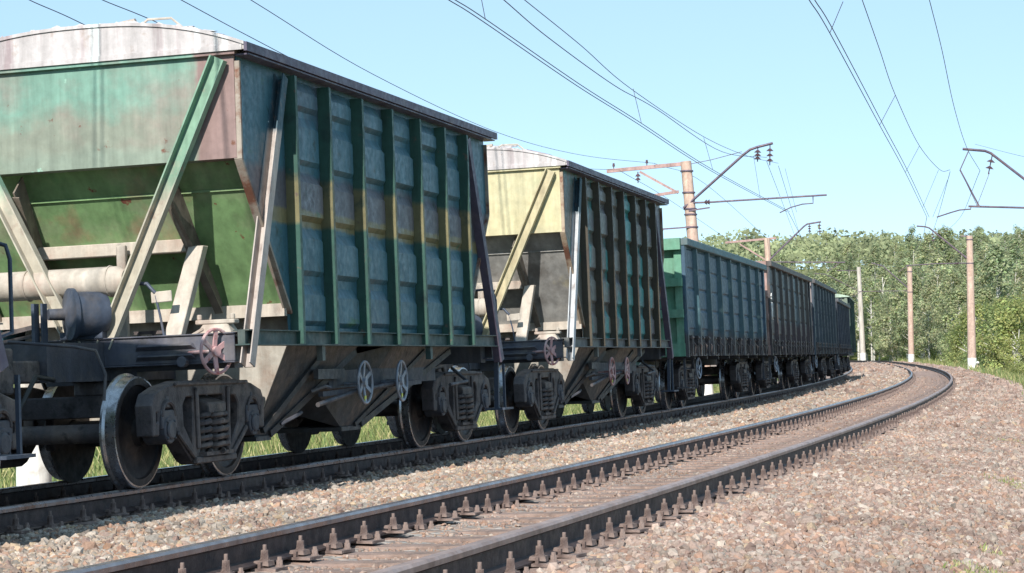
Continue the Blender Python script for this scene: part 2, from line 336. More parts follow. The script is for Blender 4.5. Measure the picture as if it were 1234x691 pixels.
p_,s_,c_=stones(near); o=scatter('ballast_stones',tv,tf,p_,s_,rotm(len(p_)),c_,M['stone']); tag(o,'loose crushed stones of the railway ballast near the camera','ballast',kind='stuff')
far=[(32,60,-4.9,-1.7,420,.031,.28),(32,60,.15,3.4,420,.031,.78),(30,60,-1.45,-.15,120,.016,.9),(60,130,-4.8,-1.7,110,.055,.5),(60,130,.2,3.0,110,.055,.88),(130,240,-4.8,-1.7,30,.09,.8),(130,240,.2,3.0,30,.09,.95),(130,240,-1.4,-.2,20,.05,1.0),(60,100,-1.45,-.15,30,.02,.95)]
p_,s_,c_=stones(far); o=scatter('ballast_stones',otv,otf,p_,s_,rotm(len(p_)),c_,M['stone']); tag(o,'crushed ballast stones further along the curved track bed','ballast',kind='stuff')

# ------------------------------------------------ rails, fastenings, sleepers
prof=[(-.075,-.18),(.075,-.18),(.075,-.169),(.035,-.157),(.010,-.145),(.009,-.055),(.036,-.042),(.0375,-.016),(.026,-.001),(-.030,-.001),(-.0375,-.01),(-.036,-.042),(-.009,-.055),(-.010,-.145),(-.035,-.157),(-.075,-.169)]
def rail_obj(u,z,top,name):
    mb=MB(); q=np.concatenate([np.arange(-30,60,1.0),np.arange(60,340,2.5)]); n=len(prof)
    for s in q:
        for (a,b) in prof:
            p,_=at(s,u+a,z+b); mb.v.append(tuple(p))
    for i in range(len(q)-1):
        for k in range(n):
            mb.f.append((i*n+k,(i+1)*n+k,(i+1)*n+(k+1)%n,i*n+(k+1)%n)); mb.m.append(1 if k in(6,7,8) else 0)
    o=mb.obj(name,[M['rail'],top]); return o
def fast_mb(mb=None,p=Vector((0,0,0)),t=0,side=1,sc=1,jit=0):
    """rail fastening beside a rail foot; local x outwards"""
    f=MB(); x0=.085
    f.box(.05,.20,-.085,.085,-.198,-.182)                 # base plate
    f.box(x0,x0+.018,-.07,.07,-.182,-.150)                # rib
    f.hexa([(.045,-.045,-.166),(x0+.055,-.045,-.172),(x0+.055,.045,-.172),(.045,.045,-.166),(.050,-.04,-.145),(x0+.05,-.04,-.145),(x0+.05,.04,-.145),(.050,.04,-.145)])
    def st(x,y,lv):
        for r,z0,z1,n in lv: f.cyl((x,y,z0),(x,y,z1),r,r*.94,n)
    st(x0+.012,0,[(.031,-.145,-.137,10),(.026,-.137,-.112,6),(.0235,-.112,-.088,6),(.0115,-.088,-.058,8)])
    st(.165,.052,[(.026,-.182,-.174,8),(.020,-.174,-.145,6),(.014,-.145,-.128,6)])
    if mb is None: return f
    c,s_=math.cos(t),math.sin(t)
    mb.add([(p.x+(x*side*c+y*s_)*sc,p.y+(-x*side*s_+y*c)*sc,p.z+z*sc) for x,y,z in f.v],f.f)
fm=fast_mb().mesh('rail_fastening',M['bolt'])
SP=0.54; sl0=3.2
def fastenings(rail,u,z,side,s_from,nsep,n_end):
    for i in range(nsep):
        s=s_from+i*SP; p,t=at(s,u,z+random.uniform(-.004,.004)); o=bpy.data.objects.new('rail_fastening',fm); COL.objects.link(o); o.parent=rail
        o.location=p; o.rotation_euler=(0,0,-t+(0 if side>0 else PI)+random.uniform(-.14,.14)); k=random.uniform(.86,1.18); o.scale=(1,1,k); 
    mb=MB()
    for i in list(range(nsep,n_end)):
        s=s_from+i*SP; p,t=at(s,u,z); fast_mb(mb,p,t,side)
    o=mb.obj('rail_fastenings',M['bolt'],rail); tag(o,kind='stuff')
ar=rail_obj(0,Z_AR,M['railtoprust'],'railway_rail'); tag(ar,'dull brown outer rail of the empty nearer track, closest to the camera','rail','rails of the two tracks')
al=rail_obj(-G,Z_AL,M['railtop'],'railway_rail'); tag(al,'shiny inner rail of the empty nearer track, next to the middle ballast strip','rail','rails of the two tracks')
br=rail_obj(-D,Z_BR,M['railtop'],'railway_rail'); tag(br,'rail under the near side wheels of the freight train','rail','rails of the two tracks')
bl=rail_obj(-D-G,Z_BL,M['railtop'],'railway_rail'); tag(bl,'shaded rail under the far side wheels of the freight train','rail','rails of the two tracks')
sa=sl0+10*SP
fastenings(ar,0,Z_AR,1,sa-3*SP,100,250); fastenings(al,-G,Z_AL,1,sa,100,250); fastenings(br,-D,Z_BR,1,sa+3*SP,100,230); fastenings(bl,-D-G,Z_BL,1,sa+6*SP,60,60)
def sleeper_mesh():
    mb=MB(); h=1.36
    for x0,x1 in((-h,h),):
        xs_=[-h,-.95,-.55,.55,.95,h]; zt=[-.23,-.198,-.217,-.217,-.198,-.23]; n=len(xs_)
        for x,z in zip(xs_,zt):
            for (yy,zz) in((-.14,-.40),(.14,-.40),(.12,z-.012),(.10,z),(-.10,z),(-.12,z-.012)): mb.v.append((x,yy,zz))
        for i in range(n-1):
            for k in range(6): mb.f.append((i*6+k,i*6+(k+1)%6,(i+1)*6+(k+1)%6,(i+1)*6+k)); mb.m.append(0)
        mb.f+= [tuple(range(5,-1,-1)),tuple(range((n-1)*6,n*6))]; mb.m+=[0,0]
    return mb
smb=sleeper_mesh(); sm=smb.mesh('sleeper',M['sleeper'])
def sleepers(uc,zc,cant,s_from,nsep,nall,lab,grp):
    for i in range(nsep):
        p,t=at(s_from+i*SP,uc,zc); o=bpy.data.objects.new('railway_sleeper',sm); COL.objects.link(o); o.location=p; o.rotation_euler=(0,-cant,-t+random.uniform(-.012,.012)); tag(o,lab,'sleeper',grp)
    mb=MB()
    for i in range(nsep,nall):
        p,t=at(s_from+i*SP,uc,zc); c,s_=math.cos(t),math.sin(t); mb.add([(p.x+x*c+y*s_,p.y-x*s_+y*c,p.z+z+x*cant) for x,y,z in smb.v],smb.f)
    o=mb.obj('railway_sleepers',M['sleeper']); tag(o,lab.replace('sleeper under','distant sleepers under'),'sleeper',grp,'stuff')
sleepers(-G/2,(Z_AR+Z_AL)/2,(Z_AR-Z_AL)/G,sl0,190,560,'dusty sleeper under the rails of the empty nearer track','sleepers of the empty track')
sleepers(-D-G/2,(Z_BR+Z_BL)/2,(Z_BR-Z_BL)/G,sl0,100,330,'shaded sleeper under the rails that carry the train','sleepers of the train track')

# ------------------------------------------------ bogie (built once, copied)
def helix(c,r,z0,z1,turns,wr,n=14,ax='z'):
    pts=[]
    N=int(turns*n)
    for i in range(N+1):
        t=2*PI*i/n; pts.append((c[0]+math.cos(t)*r,c[1]+math.sin(t)*r,z0+(z1-z0)*i/N))
    return pts
WZ=.4785
def make_bogie(parent):
    b=empty('bogie',parent=parent)
    for a in(-.925,.925):
        for sd in(-1,1):
            mb=MB(); g=.73; pr_=[(g-.005,.10),(g+.0,.40),(g,.478),(g-.0,.505),(g+.022,.507),(g+.040,.4855),(g+.125,.4765),(g+.128,.462),(g+.128,.405),(g+.105,.395),(g+.075,.30),(g+.07,.18),(g+.11,.125),(g+.17,.115),(g+.17,.075)]
            mis=[0,0,0,1,1,1,1,0,0,0,0,0,0,0]
            mb.revolve(pr_,(0,a,WZ),(sd,0,0),56,mis); mb.cyl((sd*(g+.1),a,WZ),(sd*1.03,a,WZ),.075,None,14)
            mb.obj('wheel',[M['wheel'],M['tread']],b,smooth=40)
        mb=MB(); mb.cyl((-.75,a,WZ),(.75,a,WZ),.082,None,16); mb.obj('axle',M['iron'],b,smooth=40)
    for sd in(-1,1):
        mb=MB(); x0,x1=(sd*.965,sd*1.125)
        if x0>x1:x0,x1=x1,x0
        outer=[(-1.22,.44),(-1.24,.70),(-1.17,.80),(-.95,.86),(-.60,.905),(.60,.905),(.95,.86),(1.17,.80),(1.24,.70),(1.22,.44),(1.10,.44),(1.08,.60),(1.02,.67),(.84,.67),(.77,.60),(.75,.42),(.66,.36),(.46,.20),(.36,.165),(-.36,.165),(-.46,.20),(-.66,.36),(-.75,.42),(-.77,.60),(-.84,.67),(-1.02,.67),(-1.08,.60),(-1.10,.44)]
        holes=[[(-.27,.27),(.27,.27),(.27,.77),(-.27,.77)],[(-.60,.52),(-.42,.33),(-.40,.76),(-.54,.76),(-.61,.69)],[(.60,.52),(.61,.69),(.54,.76),(.40,.76),(.42,.33)],[(-1.15,.56),(-1.11,.56),(-1.11,.64),(-1.15,.64)],[(1.15,.56),(1.15,.64),(1.11,.64),(1.11,.56)]]
        mb.plate(outer,holes,'yz',x0,x1)
        e=sd*1.125
        for q in(-1,1):      # ribs and lips
            mb.bar((e+sd*.012,q*.33,.30),(e+sd*.012,q*.35,.84),.05,.03,(sd,0,0))
            mb.bar((e+sd*.012,q*.42,.235),(e+sd*.012,q*.76,.46),.05,.03,(sd,0,0))
            mb.tube([(e+sd*.008,q*(.93+.13*math.cos(t)),.60+.13*math.sin(t)) for t in np.linspace(0,PI,9)],.022,6)
        mb.bar((e+sd*.012,-.8,.875),(e+sd*.012,.8,.875),.035,.03,(sd,0,0)); mb.bar((e+sd*.02,-.44,.20),(e+sd*.02,.44,.20),.06,.05,(sd,0,0))
        mb.obj('side_frame',M['iron'],b,bevel=.012)
        for q in(-.925,.925):
            mb=MB(); mb.cyl((sd*.93,q,WZ+.01),(sd*1.15,q,WZ+.01),.125,.118,18); mb.cyl((sd*1.15,q,WZ+.01),(sd*1.17,q,WZ+.01),.09,.075,14); mb.box(min(sd*.95,sd*1.14),max(sd*.95,sd*1.14),q-.15,q+.15,WZ+.02,WZ+.18)
            for t in np.linspace(0,2*PI,5)[:-1]+.78: mb.cyl((sd*1.13,q+.10*math.cos(t),WZ+.01+.10*math.sin(t)),(sd*1.165,q+.10*math.cos(t),WZ+.01+.10*math.sin(t)),.016,None,6)
            mb.box(min(sd*1.02,sd*1.13),max(sd*1.02,sd*1.13),q-.03,q+.03,WZ+.2,WZ+.30)
            mb.obj('axle_box',M['frame'],b,bevel=.008,smooth=35)
        mb=MB()
        for q in(-.19,0,.19):
            mb.tube(helix((sd*(1.10 if q else 1.14),q,0),.080,.265,.60,5.0,.019),.026,6); mb.cyl((sd*(1.1 if q else 1.14),q,.25),(sd*(1.1 if q else 1.14),q,.6),.035,None,8)
        mb.box(min(sd*.96,sd*1.2),max(sd*.96,sd*1.2),-.30,.30,.235,.268); 
        mb.obj('spring_nest',M['iron'],b,smooth=50)
    mb=MB(); mb.plate([(-1.18,.60),(1.18,.60),(1.18,.70),(.9,.80),(-.9,.80),(-1.18,.70)],[],'xz',-.2,.2)
    for q in(-1,1): mb.bar((-.86,q*.40,.42),(.86,q*.40,.42),.06,.08); mb.bar((q*.62,-.62,.42),(q*.62,.62,.42),.03,.05); mb.bar((q*.70,-.42,.30),(q*.70,-.42,.62),.09,.05,(0,1,0)); mb.bar((q*.70,.42,.30),(q*.70,.42,.62),.09,.05,(0,1,0))
    mb.cyl((0,0,.8),(0,0,.93),.2,None,16); mb.obj('bolster',M['iron'],b,bevel=.012)
    return b
def hand_wheel(name,parent,c,rad,m,ax=(1,0,0),spokes=5,tagc=False):
    mb=MB(); ax=Vector(ax).normalized(); a=Vector((0,0,1)); b_=ax.cross(a).normalized(); c=Vector(c)
    mb.tube([c+a*math.cos(t)*rad+b_*math.sin(t)*rad for t in np.linspace(0,2*PI,25)[:-1]],.015,7,closed=True)
    for i in range(spokes):
        t=2*PI*i/spokes; e=a*math.cos(t)+b_*math.sin(t); mb.bar(c+e*.04-ax*.02,c+e*rad*.97,.046,.014,ax)
    mb.cyl(c-ax*.05,c+ax*.015,.045,None,12); mb.cyl(c-ax*.35,c-ax*.05,.016,None,8)
    o=mb.obj(name,m,parent,smooth=50)
    if tagc:
        t=MB(); q=c-a*rad*.78+b_*.01; t.bar(q-a*.05,q+a*.03,.05,.006,ax); t.obj('tag',M['yellow'],o)
    return o
def coupler(parent,end,sgn):
    mb=MB(); mb.box(-.13,.13,min(end,end-sgn*1.0),max(end,end-sgn*1.0),.93,1.12)
    y0=end; mb.plate([(-.2,y0-sgn*.12),(.16,y0-sgn*.12),(.22,y0+sgn*.10),(.10,y0+sgn*.06),(.02,y0-sgn*.02),(-.08,y0+sgn*.04),(-.24,y0+sgn*.02)],[],'yz',0,0.01) if False else None
    mb.hexa([(-.22,y0-sgn*.18,.84),(.22,y0-sgn*.18,.84),(.20,y0+sgn*.0,.84),(-.24,y0-sgn*.0,.84),(-.22,y0-sgn*.18,1.22),(.22,y0-sgn*.18,1.22),(.20,y0+sgn*.0,1.22),(-.24,y0-sgn*.0,1.22)])
    mb.hexa([(.06,y0-sgn*.02,.86),(.20,y0-sgn*.02,.86),(.17,y0+sgn*.12,.90),(.10,y0+sgn*.12,.90),(.06,y0-sgn*.02,1.2),(.20,y0-sgn*.02,1.2),(.17,y0+sgn*.12,1.16),(.10,y0+sgn*.12,1.16)])
    mb.obj('coupler',M['iron'],parent,bevel=.015)
    mb=MB(); mb.tube([(.30,y0-sgn*.7,.95),(.32,y0-sgn*.35,.98),(.30,y0-sgn*.1,.72),(.27,y0,.55)],.022,7); mb.obj('brake_hose',M['black'],parent,smooth=60)
    mb=MB(); mb.tube([(.1,y0-sgn*.3,1.28),(.55,y0-sgn*.62,1.22),(.72,y0-sgn*.66,1.18),(.80,y0-sgn*.66,.98),(.78,y0-sgn*.66,.76)],.014,6); mb.obj('uncoupling_lever',M['frame'],parent,smooth=60)

# ------------------------------------------------ hopper wagon   (local axes: x right of travel, y along the train away from the camera, z up from rail)
RIBS=[-2.85,-1.93,-.97,0.0,.97,1.9,2.8]
def hopper(k,mt,lab,roofbits,nearest):
    root=empty('hopper_wagon',wframe(k)); tag(root,lab,'freight wagon','hopper wagons of the freight train')
    W_=1.50
    # side walls (corrugated sheet with pressed panels)
    outl=[(-3.95,3.80),(3.95,3.80),(3.95,2.88),(2.92,1.55),(2.88,1.2),(-2.88,1.2),(-2.92,1.55),(-3.95,2.88)]
    for sd in(1,-1):
        mb=MB(); x0,x1=sorted((sd*(W_-.012),sd*W_)); mb.plate(outl,[],'yz',x0,x1)
        zr=[(3.45,3.74,.045),(2.92,3.39,.05),(2.38,2.85,.05),(1.85,2.31,.05),(1.38,1.78,.045)]
        for i in range(6):
            a0,a1=RIBS[i]+.12,RIBS[i+1]-.04
            for (z0,z1,dp) in zr:
                o0=sd*(W_-.001);o1=sd*(W_+dp); c=.05
                j_=random.uniform(-.016,.016); z0+=j_; z1+=j_; o1=sd*(W_+dp*random.uniform(.6,1.15))
                q=[(a0,z0),(a1,z0),(a1,z1-.07),(a1-.10,z1),(a0+.10,z1),(a0,z1-.07)]; r_=[(a0+c,z0+c),(a1-c,z0+c),(a1-c,z1-.12),(a1-.14,z1-c-.05),(a0+.14,z1-c-.05),(a0+c,z1-.12)]
                vs=[(o0,*p) for p in q]+[(o1,*p) for p in r_]; mb.add(vs,[tuple(range(6,12))]+[(j,(j+1)%6,6+(j+1)%6,6+j) for j in range(6)])
        o=mb.obj('side_wall',mt['side'],root)
        mb=MB()
        for a in RIBS:
            x0,x1=sorted((sd*(W_+.001),sd*(W_+.125))); mb.box(x0,x1,a-.006,a+.006,1.21,3.745); x0,x1=sorted((sd*(W_+.115),sd*(W_+.127))); mb.box(x0,x1,a-.004,a+.05,1.21,3.74)
            x0,x1=sorted((sd*(W_+.001),sd*(W_+.115))); mb.box(x0,x1,a+.006,a+.10,1.2,3.743) if False else None
        mb.obj('side_ribs',mt['rib'],root)
        mb=MB()
        for e in(-1,1):   # corner brace from the top of the outer rib down to the frame end
            mb=MB(); mb.chan((sd*1.545,e*3.0,3.72),(sd*1.56,e*4.08,1.02),.10,.12,(0,-e,.3),mi=0,open_=-1)
            mb.obj('corner_brace',mt['brace'] if e<0 else mt['fascia'],root)  # far-end braces take the dark roof-edge colour, shade painted in
        for e in(-1,1):
            mb=MB(); pts=[(3.96*e,3.74),(3.97*e,2.86),(2.90*e,1.50)]
            for p,q in zip(pts[:-1],pts[1:]): mb.bar((sd*1.50,p[0],p[1]),(sd*1.50,q[0],q[1]),.075,.03,(0,e,0 if p[0]==q[0] else .8))
            mb.obj('edge_flange',mt['flange'],root)
        # sill
        mb=MB(); x0,x1=sorted((sd*1.44,sd*1.595)); mb.box(x0,x1,-4.1,4.1,1.195,1.207); mb.box(x0,x1,-4.1,4.1,1.325,1.335); x0,x1=sorted((sd*1.485,sd*1.555)); mb.box(x0,x1,-4.1,4.1,1.207,1.325)
        for a in(-2.2,1.25): mb.box(*sorted((sd*1.5,sd*1.56)),a,a+.08,1.05,1.195)
        mb.obj('side_sill',mt['sill'],root)
    for e in(-1,1):
        tr='end_wall'
        mb=MB(); y0,y1=sorted((e*3.965,e*3.99)); mb.box(-1.49,1.49,y0,y1,2.87,3.80); mb.box(-1.52,1.52,*sorted((e*3.95,e*4.04)),3.795,3.83); mb.box(-1.49,1.49,*sorted((e*3.78,e*3.966)),2.872,2.885); ew=mb.obj(tr,mt['end'],root)
        # sloping sheets
        ys=3.79; mb=MB(); t=.012
        A=[(-1.49,e*ys,2.88),(1.49,e*ys,2.88),(1.49,e*2.89,1.58),(-1.49,e*2.89,1.58)]
        B=[(p[0],p[1]-e*t,p[2]-t) for p in A]; mb.hexa(B[::1]+A) ; mb.bar((-1.48,e*3.62,2.625),(1.48,e*3.62,2.625),.012,.02); mb.obj('slope_sheet',mt['slope'],root)
        nrm=Vector((0,e*.784,-.621)) if False else Vector((0,e*.78,-.62))
        def onslope(x,z,off=0): f=(2.88-z)/1.30; return Vector((x,e*(ys-.90*f),z))+Vector((0,e*.82,-.57))*off
        for x in(-.82,.82):
            mb=MB()
            # tapering webs standing out below the vertical panel
            p=[onslope(x*.92,2.86),onslope(x*1.02,1.62),onslope(x*1.02,1.62,.12),onslope(x*.92,2.4,.24),onslope(x*.90,2.84,.26)]
            vs=[q+Vector((dx,0,0)) for dx in(-.008,.008) for q in p]; mb.add(vs,[(4,3,2,1,0),(5,6,7,8,9)]+[(i,(i+1)%5,5+(i+1)%5,5+i) for i in range(5)])
            mb.bar(onslope(x*.90,2.80,.26),onslope(x*1.03,1.60,.125),.08,.012,(0,e,-.8))
            mb.obj('slope_stiffener',mt['dark'],root)
        mb=MB(); a=onslope(-.80,2.20,.08);b=onslope(.76,2.20,.08); mb.bar(a,b,.16,.12,(0,0,1)); 
        mb.box(.08,.17,*sorted((e*3.52,e*3.58)),1.2,2.18); mb.obj('cross_stiffener',M['cream'],root,bevel=.008)
        mb=MB(); mb.bar((-1.5,e*2.91,1.555),(1.5,e*2.91,1.555),.09,.06,(0,0,1)); mb.bar((-1.5,e*2.95,1.535),(1.5,e*2.95,1.535),.012,.12,(0,0,1)); mb.obj('lower_lip',M['cream'],root)
        # lower vertical plate, sunlit
        mb=MB(); mb.hexa([(-.85,e*2.62,.36),(.98,e*2.62,.36),(.98,e*2.60,.36),(-.85,e*2.60,.36),(-1.36,e*2.62,1.21),(1.36,e*2.62,1.21),(1.36,e*2.60,1.21),(-1.36,e*2.60,1.21)]+[]) or mb.box(-1.40,1.40,-2.62,-2.60,1.21,1.55) if e<0 else mb.box(-1.2,1.2,2.6,2.62,1.0,1.53); mb.obj('funnel_plate',mt['plate'],root)
        # V braces in the end plane
        for sx in(-1,1):
            mb=MB(); mb.chan((sx*1.38,e*4.07,3.76),(sx*.14+.05,e*4.09,1.24),.145,.09,(0,e,0),mi=0,th=.014,open_=1)
            mb.obj('end_brace',mt['endbrace'],root)
        # posts
        mb=MB(); mb.hexa([(.70,e*4.02,1.2),(.87,e*4.02,1.2),(.87,e*3.92,1.2),(.70,e*3.92,1.2),(.78,e*3.52,2.14),(.93,e*3.52,2.14),(.93,e*3.40,2.14),(.78,e*3.40,2.14)]); mb.bar((.62,e*4.0,1.66),(.82,e*4.0,1.67),.02,.10); 
        mb.hexa([(-.88,e*4.02,1.2),(-.74,e*4.02,1.2),(-.74,e*3.92,1.2),(-.88,e*3.92,1.2),(-1.01,e*3.50,2.16),(-.90,e*3.50,2.16),(-.90,e*3.40,2.16),(-1.01,e*3.40,2.16)]) if False else None
        mb.obj('support_post',M['cream'],root,bevel=.006)
        # transverse beam with pressed corrugations
        y0,y1=sorted((e*4.12,e*4.10)); mb=MB(); mb.box(-1.46,1.46,y0,y1,1.06,1.30); mb.box(-1.46,1.46,*sorted((e*3.75,e*4.14)),1.30,1.315); mb.box(-1.46,1.46,*sorted((e*3.9,e*4.13)),1.045,1.06)
        for x0,x1 in((-1.05,-.45),(.50,1.10)):
            for z in(1.125,1.215): mb.hexa([(x0,e*4.12,z-.035),(x1,e*4.12,z-.035),(x1,e*4.10,z-.035),(x0,e*4.10,z-.035),(x0+.04,e*4.175,z+.005),(x1-.04,e*4.175,z+.005),(x1-.04,e*4.10,z+.035),(x0+.04,e*4.10,z+.035)])
        mb.box(-.1,.0,*sorted((e*4.12,e*4.16)),1.05,1.11); mb.cyl((.98,e*4.12,1.07),(.98,e*4.2,1.07),.05,None,10)
        mb.obj('end_beam',mt['sill2'],root,bevel=.006)
        # ladder post, step, handrail
        if e>0: mb=MB(); mb.bar((1.52,e*4.10,1.18),(1.50,e*4.10,.40),.055,.05,(0,1,0)); mb.bar((1.52,e*4.40,.98),(1.52,e*4.40,.42),.03,.03,(0,1,0)); mb.box(1.36,1.62,*sorted((e*4.05,e*4.45)),.40,.425); mb.obj('step',M['bluegrey'],root)
        mb=MB(); sx=1 if e>0 else -1; mb.tube([(sx*1.42,e*4.15,1.2),(sx*1.42,e*4.52,1.28),(sx*1.42,e*4.52,1.80),(sx*1.39,e*4.52,1.90),(sx*1.27,e*4.50,1.94),(sx*1.10,e*4.46,1.93)],.016,8); mb.obj('handrail',M['bluegrey'],root,smooth=60)
        coupler(root,e*5.98,e)
    # roof
    mb=MB(); n=24; xs_=np.linspace(-1.62,1.62,n+1); rz=lambda x:3.90+.27*(1-(abs(x)/1.62)**2.4)
    vt=[]; 
    for x in xs_:
        z=rz(x)
        for (y,zz) in((-4.06,z),(4.06,z),(4.06,z-.03),(-4.06,z-.03)): vt.append((x,y,zz))
    fs=[];
    for i in range(n):
        for j in range(4): fs.append((i*4+j,i*4+(j+1)%4,(i+1)*4+(j+1)%4,(i+1)*4+j))
    fs+=[(3,2,1,0),(n*4,n*4+1,n*4+2,n*4+3)]; mb.add(vt,fs)
    for _ in range(46):   # crust of spilled cargo along the roof
        x=random.uniform(-1.3,1.3); y=random.choice((-4.0,-4.0,random.uniform(-3.9,3.9))); q=random.uniform(.04,.13); hh=random.uniform(.012,.04); zc=rz(x)-.004; k7=[(x+q*math.cos(t)*random.uniform(.7,1.2),y+abs(q)*.4*math.sin(t),zc-.01) for t in np.linspace(0,2*PI,8)[:-1]]
        mb.add(k7+[(x+random.uniform(-.02,.02),y,zc+hh)],[(i,(i+1)%7,7) for i in range(7)])
    mb.obj('roof',M['roofwhite'],root,smooth=30)
    for e in(-1,1):
        mb=MB(); p=[(-1.62,3.83)]+[(1.62,3.83)]+[(x,rz(x)-.032) for x in xs_[::-1]]; mb.plate(p,[],'xz',*sorted((e*4.045,e*4.02))); mb.bar((-1.6,e*4.052,3.85),(1.6,e*4.052,3.85),.014,.05,(0,0,1)); mb.obj('roof_gable',M['roofwhite'],root)
        mb=MB(); x0,x1=sorted((e*1.625,e*1.655)); mb.box(x0,x1,-4.07,4.07,3.81,3.89); mb.box(*sorted((e*1.5,e*1.64)),-4.0,4.0,3.785,3.799); mb.obj('roof_fascia',mt['fascia'],root)
    # roof hatches
    mb=MB()
    for a in(-2.7,-.9,.9,2.7): mb.cyl((.15,a,4.14),(.15,a,4.26),.34,.32,20); mb.cyl((.15,a,4.26),(.15,a,4.30),.36,.30,20); mb.bar((-.25,a,4.31),(.55,a,4.31),.05,.03)
    mb.obj('roof_hatch',M['roofwhite'],root,smooth=40)
    mb=MB(); mb.cyl((.36,-3.8,4.13),(.36,-3.8,4.20),.03,None,8); mb.cyl((.30,-3.8,4.19),(.46,-3.8,4.21),.028,None,8); mb.tube([(.5,-3.85,4.13),(.62,-3.88,4.2),(.86,-3.9,4.19),(1.0,-3.9,4.07)],.012,6); mb.obj('roof_valve',M['cream'],root,smooth=50)
    mb=MB(); mb.hexa([(.95,-3.8,4.02),(1.35,-3.8,3.97),(1.35,-3.1,3.97),(.95,-3.1,4.02),(.95,-3.75,4.13),(1.30,-3.75,4.03),(1.30,-3.1,4.03),(.95,-3.1,4.13)]); mb.obj('roof_flap',M['darksteel'],root)
    # discharge funnels
    mb=MB()
    def quadp(q,t=.014):
        q=[Vector(p) for p in q]; nn=(q[1]-q[0]).cross(q[2]-q[0]).normalized()*t; mb.hexa([*q,*[p+nn for p in q]])
    for sd in(1,-1):
        quadp([(sd*1.36,-2.60,1.22),(sd*1.40,-.66,1.22),(sd*1.0,-2.30,.34),(sd*.98,-2.60,.34)])     # outer face
        quadp([(sd*1.40,-.66,1.22),(sd*.2,-.66,1.22),(sd*.75,-2.30,.34),(sd*1.0,-2.30,.34)])
        quadp([(sd*1.34,.60,1.22),(sd*1.34,2.82,1.22),(sd*1.0,.30,.35),(sd*1.0,-.25,.35)])
        quadp([(sd*1.34,2.82,1.22),(sd*.2,2.82,1.22),(sd*.3,.30,.35),(sd*1.0,.30,.35)])
        quadp([(sd*1.34,.60,1.22),(sd*1.0,-.25,.35),(sd*.7,-.7,.5),(sd*.95,-1.25,1.0)])
        mb.bar((sd*1.37,-1.9,.92),(sd*1.30,-.95,.92),.05,.10); mb.bar((sd*1.36,-.72,1.15),(sd*1.02,-2.30,.36),.07,.04,(1*sd,0,0)); mb.bar((sd*1.36,-1.62,1.15),(sd*1.05,-2.56,.40),.06,.05,(1*sd,0,0)); mb.bar((sd*1.32,2.73,1.15),(sd*1.02,.32,.37),.07,.04,(1*sd,0,0)); mb.bar((sd*1.32,1.75,1.15),(sd*1.02,.12,.37),.05,.04,(1*sd,0,0))
    mb.box(-1.02,1.02,-2.64,-2.26,.30,.345); mb.box(-1.02,1.02,-.28,.34,.31,.355)
    mb.obj('discharge_funnel',mt['funnel'],root)
    mb=MB(); mb.bar((1.30,-1.6,.72),(1.30,1.6,.80),.05,.05); mb.tube([(1.38,-1.9,.62),(1.38,-.8,.73),(1.38,.5,.80)],.025,8); mb.bar((1.2,-1.2,.86),(1.2,2.4,.90),.08,.18); mb.cyl((1.2,.6,.8),(1.42,.6,.8),.04,None,10); mb.tube([(1.45,2.3,.75),(1.45,3.0,.78),(1.2,3.2,.95)],.02,6)
    mb.tube([(1.12,-2.25,.45),(1.22,-2.1,.52),(1.2,-1.9,.55)],.02,6); mb.tube([(1.25,-1.75,.75),(1.35,-1.6,.80),(1.33,-1.4,.78)],.02,6)
    mb.obj('discharge_gear',M['frame'],root)
    # frame and brake gear
    mb=MB(); mb.box(-.20,.20,-5.2,5.2,.93,1.27); mb.box(-1.40,1.40,-4.0,-3.8,1.0,1.28); mb.box(-1.40,1.40,3.8,4.0,1.0,1.28); mb.box(-.45,.45,-4.0,-3.8,.90,.999); mb.box(-.45,.45,3.8,4.0,.90,.999); mb.box(-.8,.8,-3.98,3.98,1.10,1.18) if False else None
    mb.obj('centre_sill',M['frame'],root)
    mb=MB(); mb.revolve([(0,0),(.0,.10),(.07,.135),(1.50,.135),(1.57,.10),(1.57,0)],(-1.20,-3.98,1.83),(1,0,0),20); 
    for x in(-.6,.22): mb.tube([(x,-3.98+.14*math.cos(t),1.83+.14*math.sin(t)) for t in np.linspace(0,2*PI,19)[:-1]],.008,5,closed=True)
    mb.obj('air_reservoir',M['cream'],root,smooth=40)
    mb=MB(); c=(-.02,-4.30,1.41); mb.revolve([(-.22,0),(-.22,.05),(-.05,.06),(-.02,.17),(0,.185),(.02,.185),(.03,.165),(.22,.155),(.30,.13),(.31,0)],(c[0]+.0,c[1]+.15,c[2]),(0.05,-1,0) if False else (0,-1,0),24)
    mb=MB(); mb.revolve([(-.26,0),(-.26,.05),(-.12,.055),(-.08,.15),(-.07,.235),(-.03,.235),(-.02,.205),(.20,.20),(.27,.17),(.29,0)],(-.02,-4.20,1.54),(.72,.69,0),28); mb.box(-.22,.2,-4.15,-3.9,1.316,1.38); mb.bar((-.30,-4.45,1.20),(-.30,-4.45,1.64),.03,.09,(0,1,0)); mb.bar((-.24,-4.40,1.20),(-.24,-4.40,1.64),.02,.09,(0,1,0))
    mb.obj('brake_cylinder',M['bluegrey'],root,smooth=35)  # dark colour stands in for shade on the cylinder
    mb=MB(); mb.tube([(.30,-4.05,1.78),(.45,-4.02,1.80),(.58,-4.0,1.79),(.66,-4.0,1.70)],.018,8); mb.tube([(.66,-4.0,1.68),(.70,-4.0,1.5),(.74,-3.98,1.22)],.012,6); mb.obj('brake_pipe',M['bluegrey'],root,smooth=60)
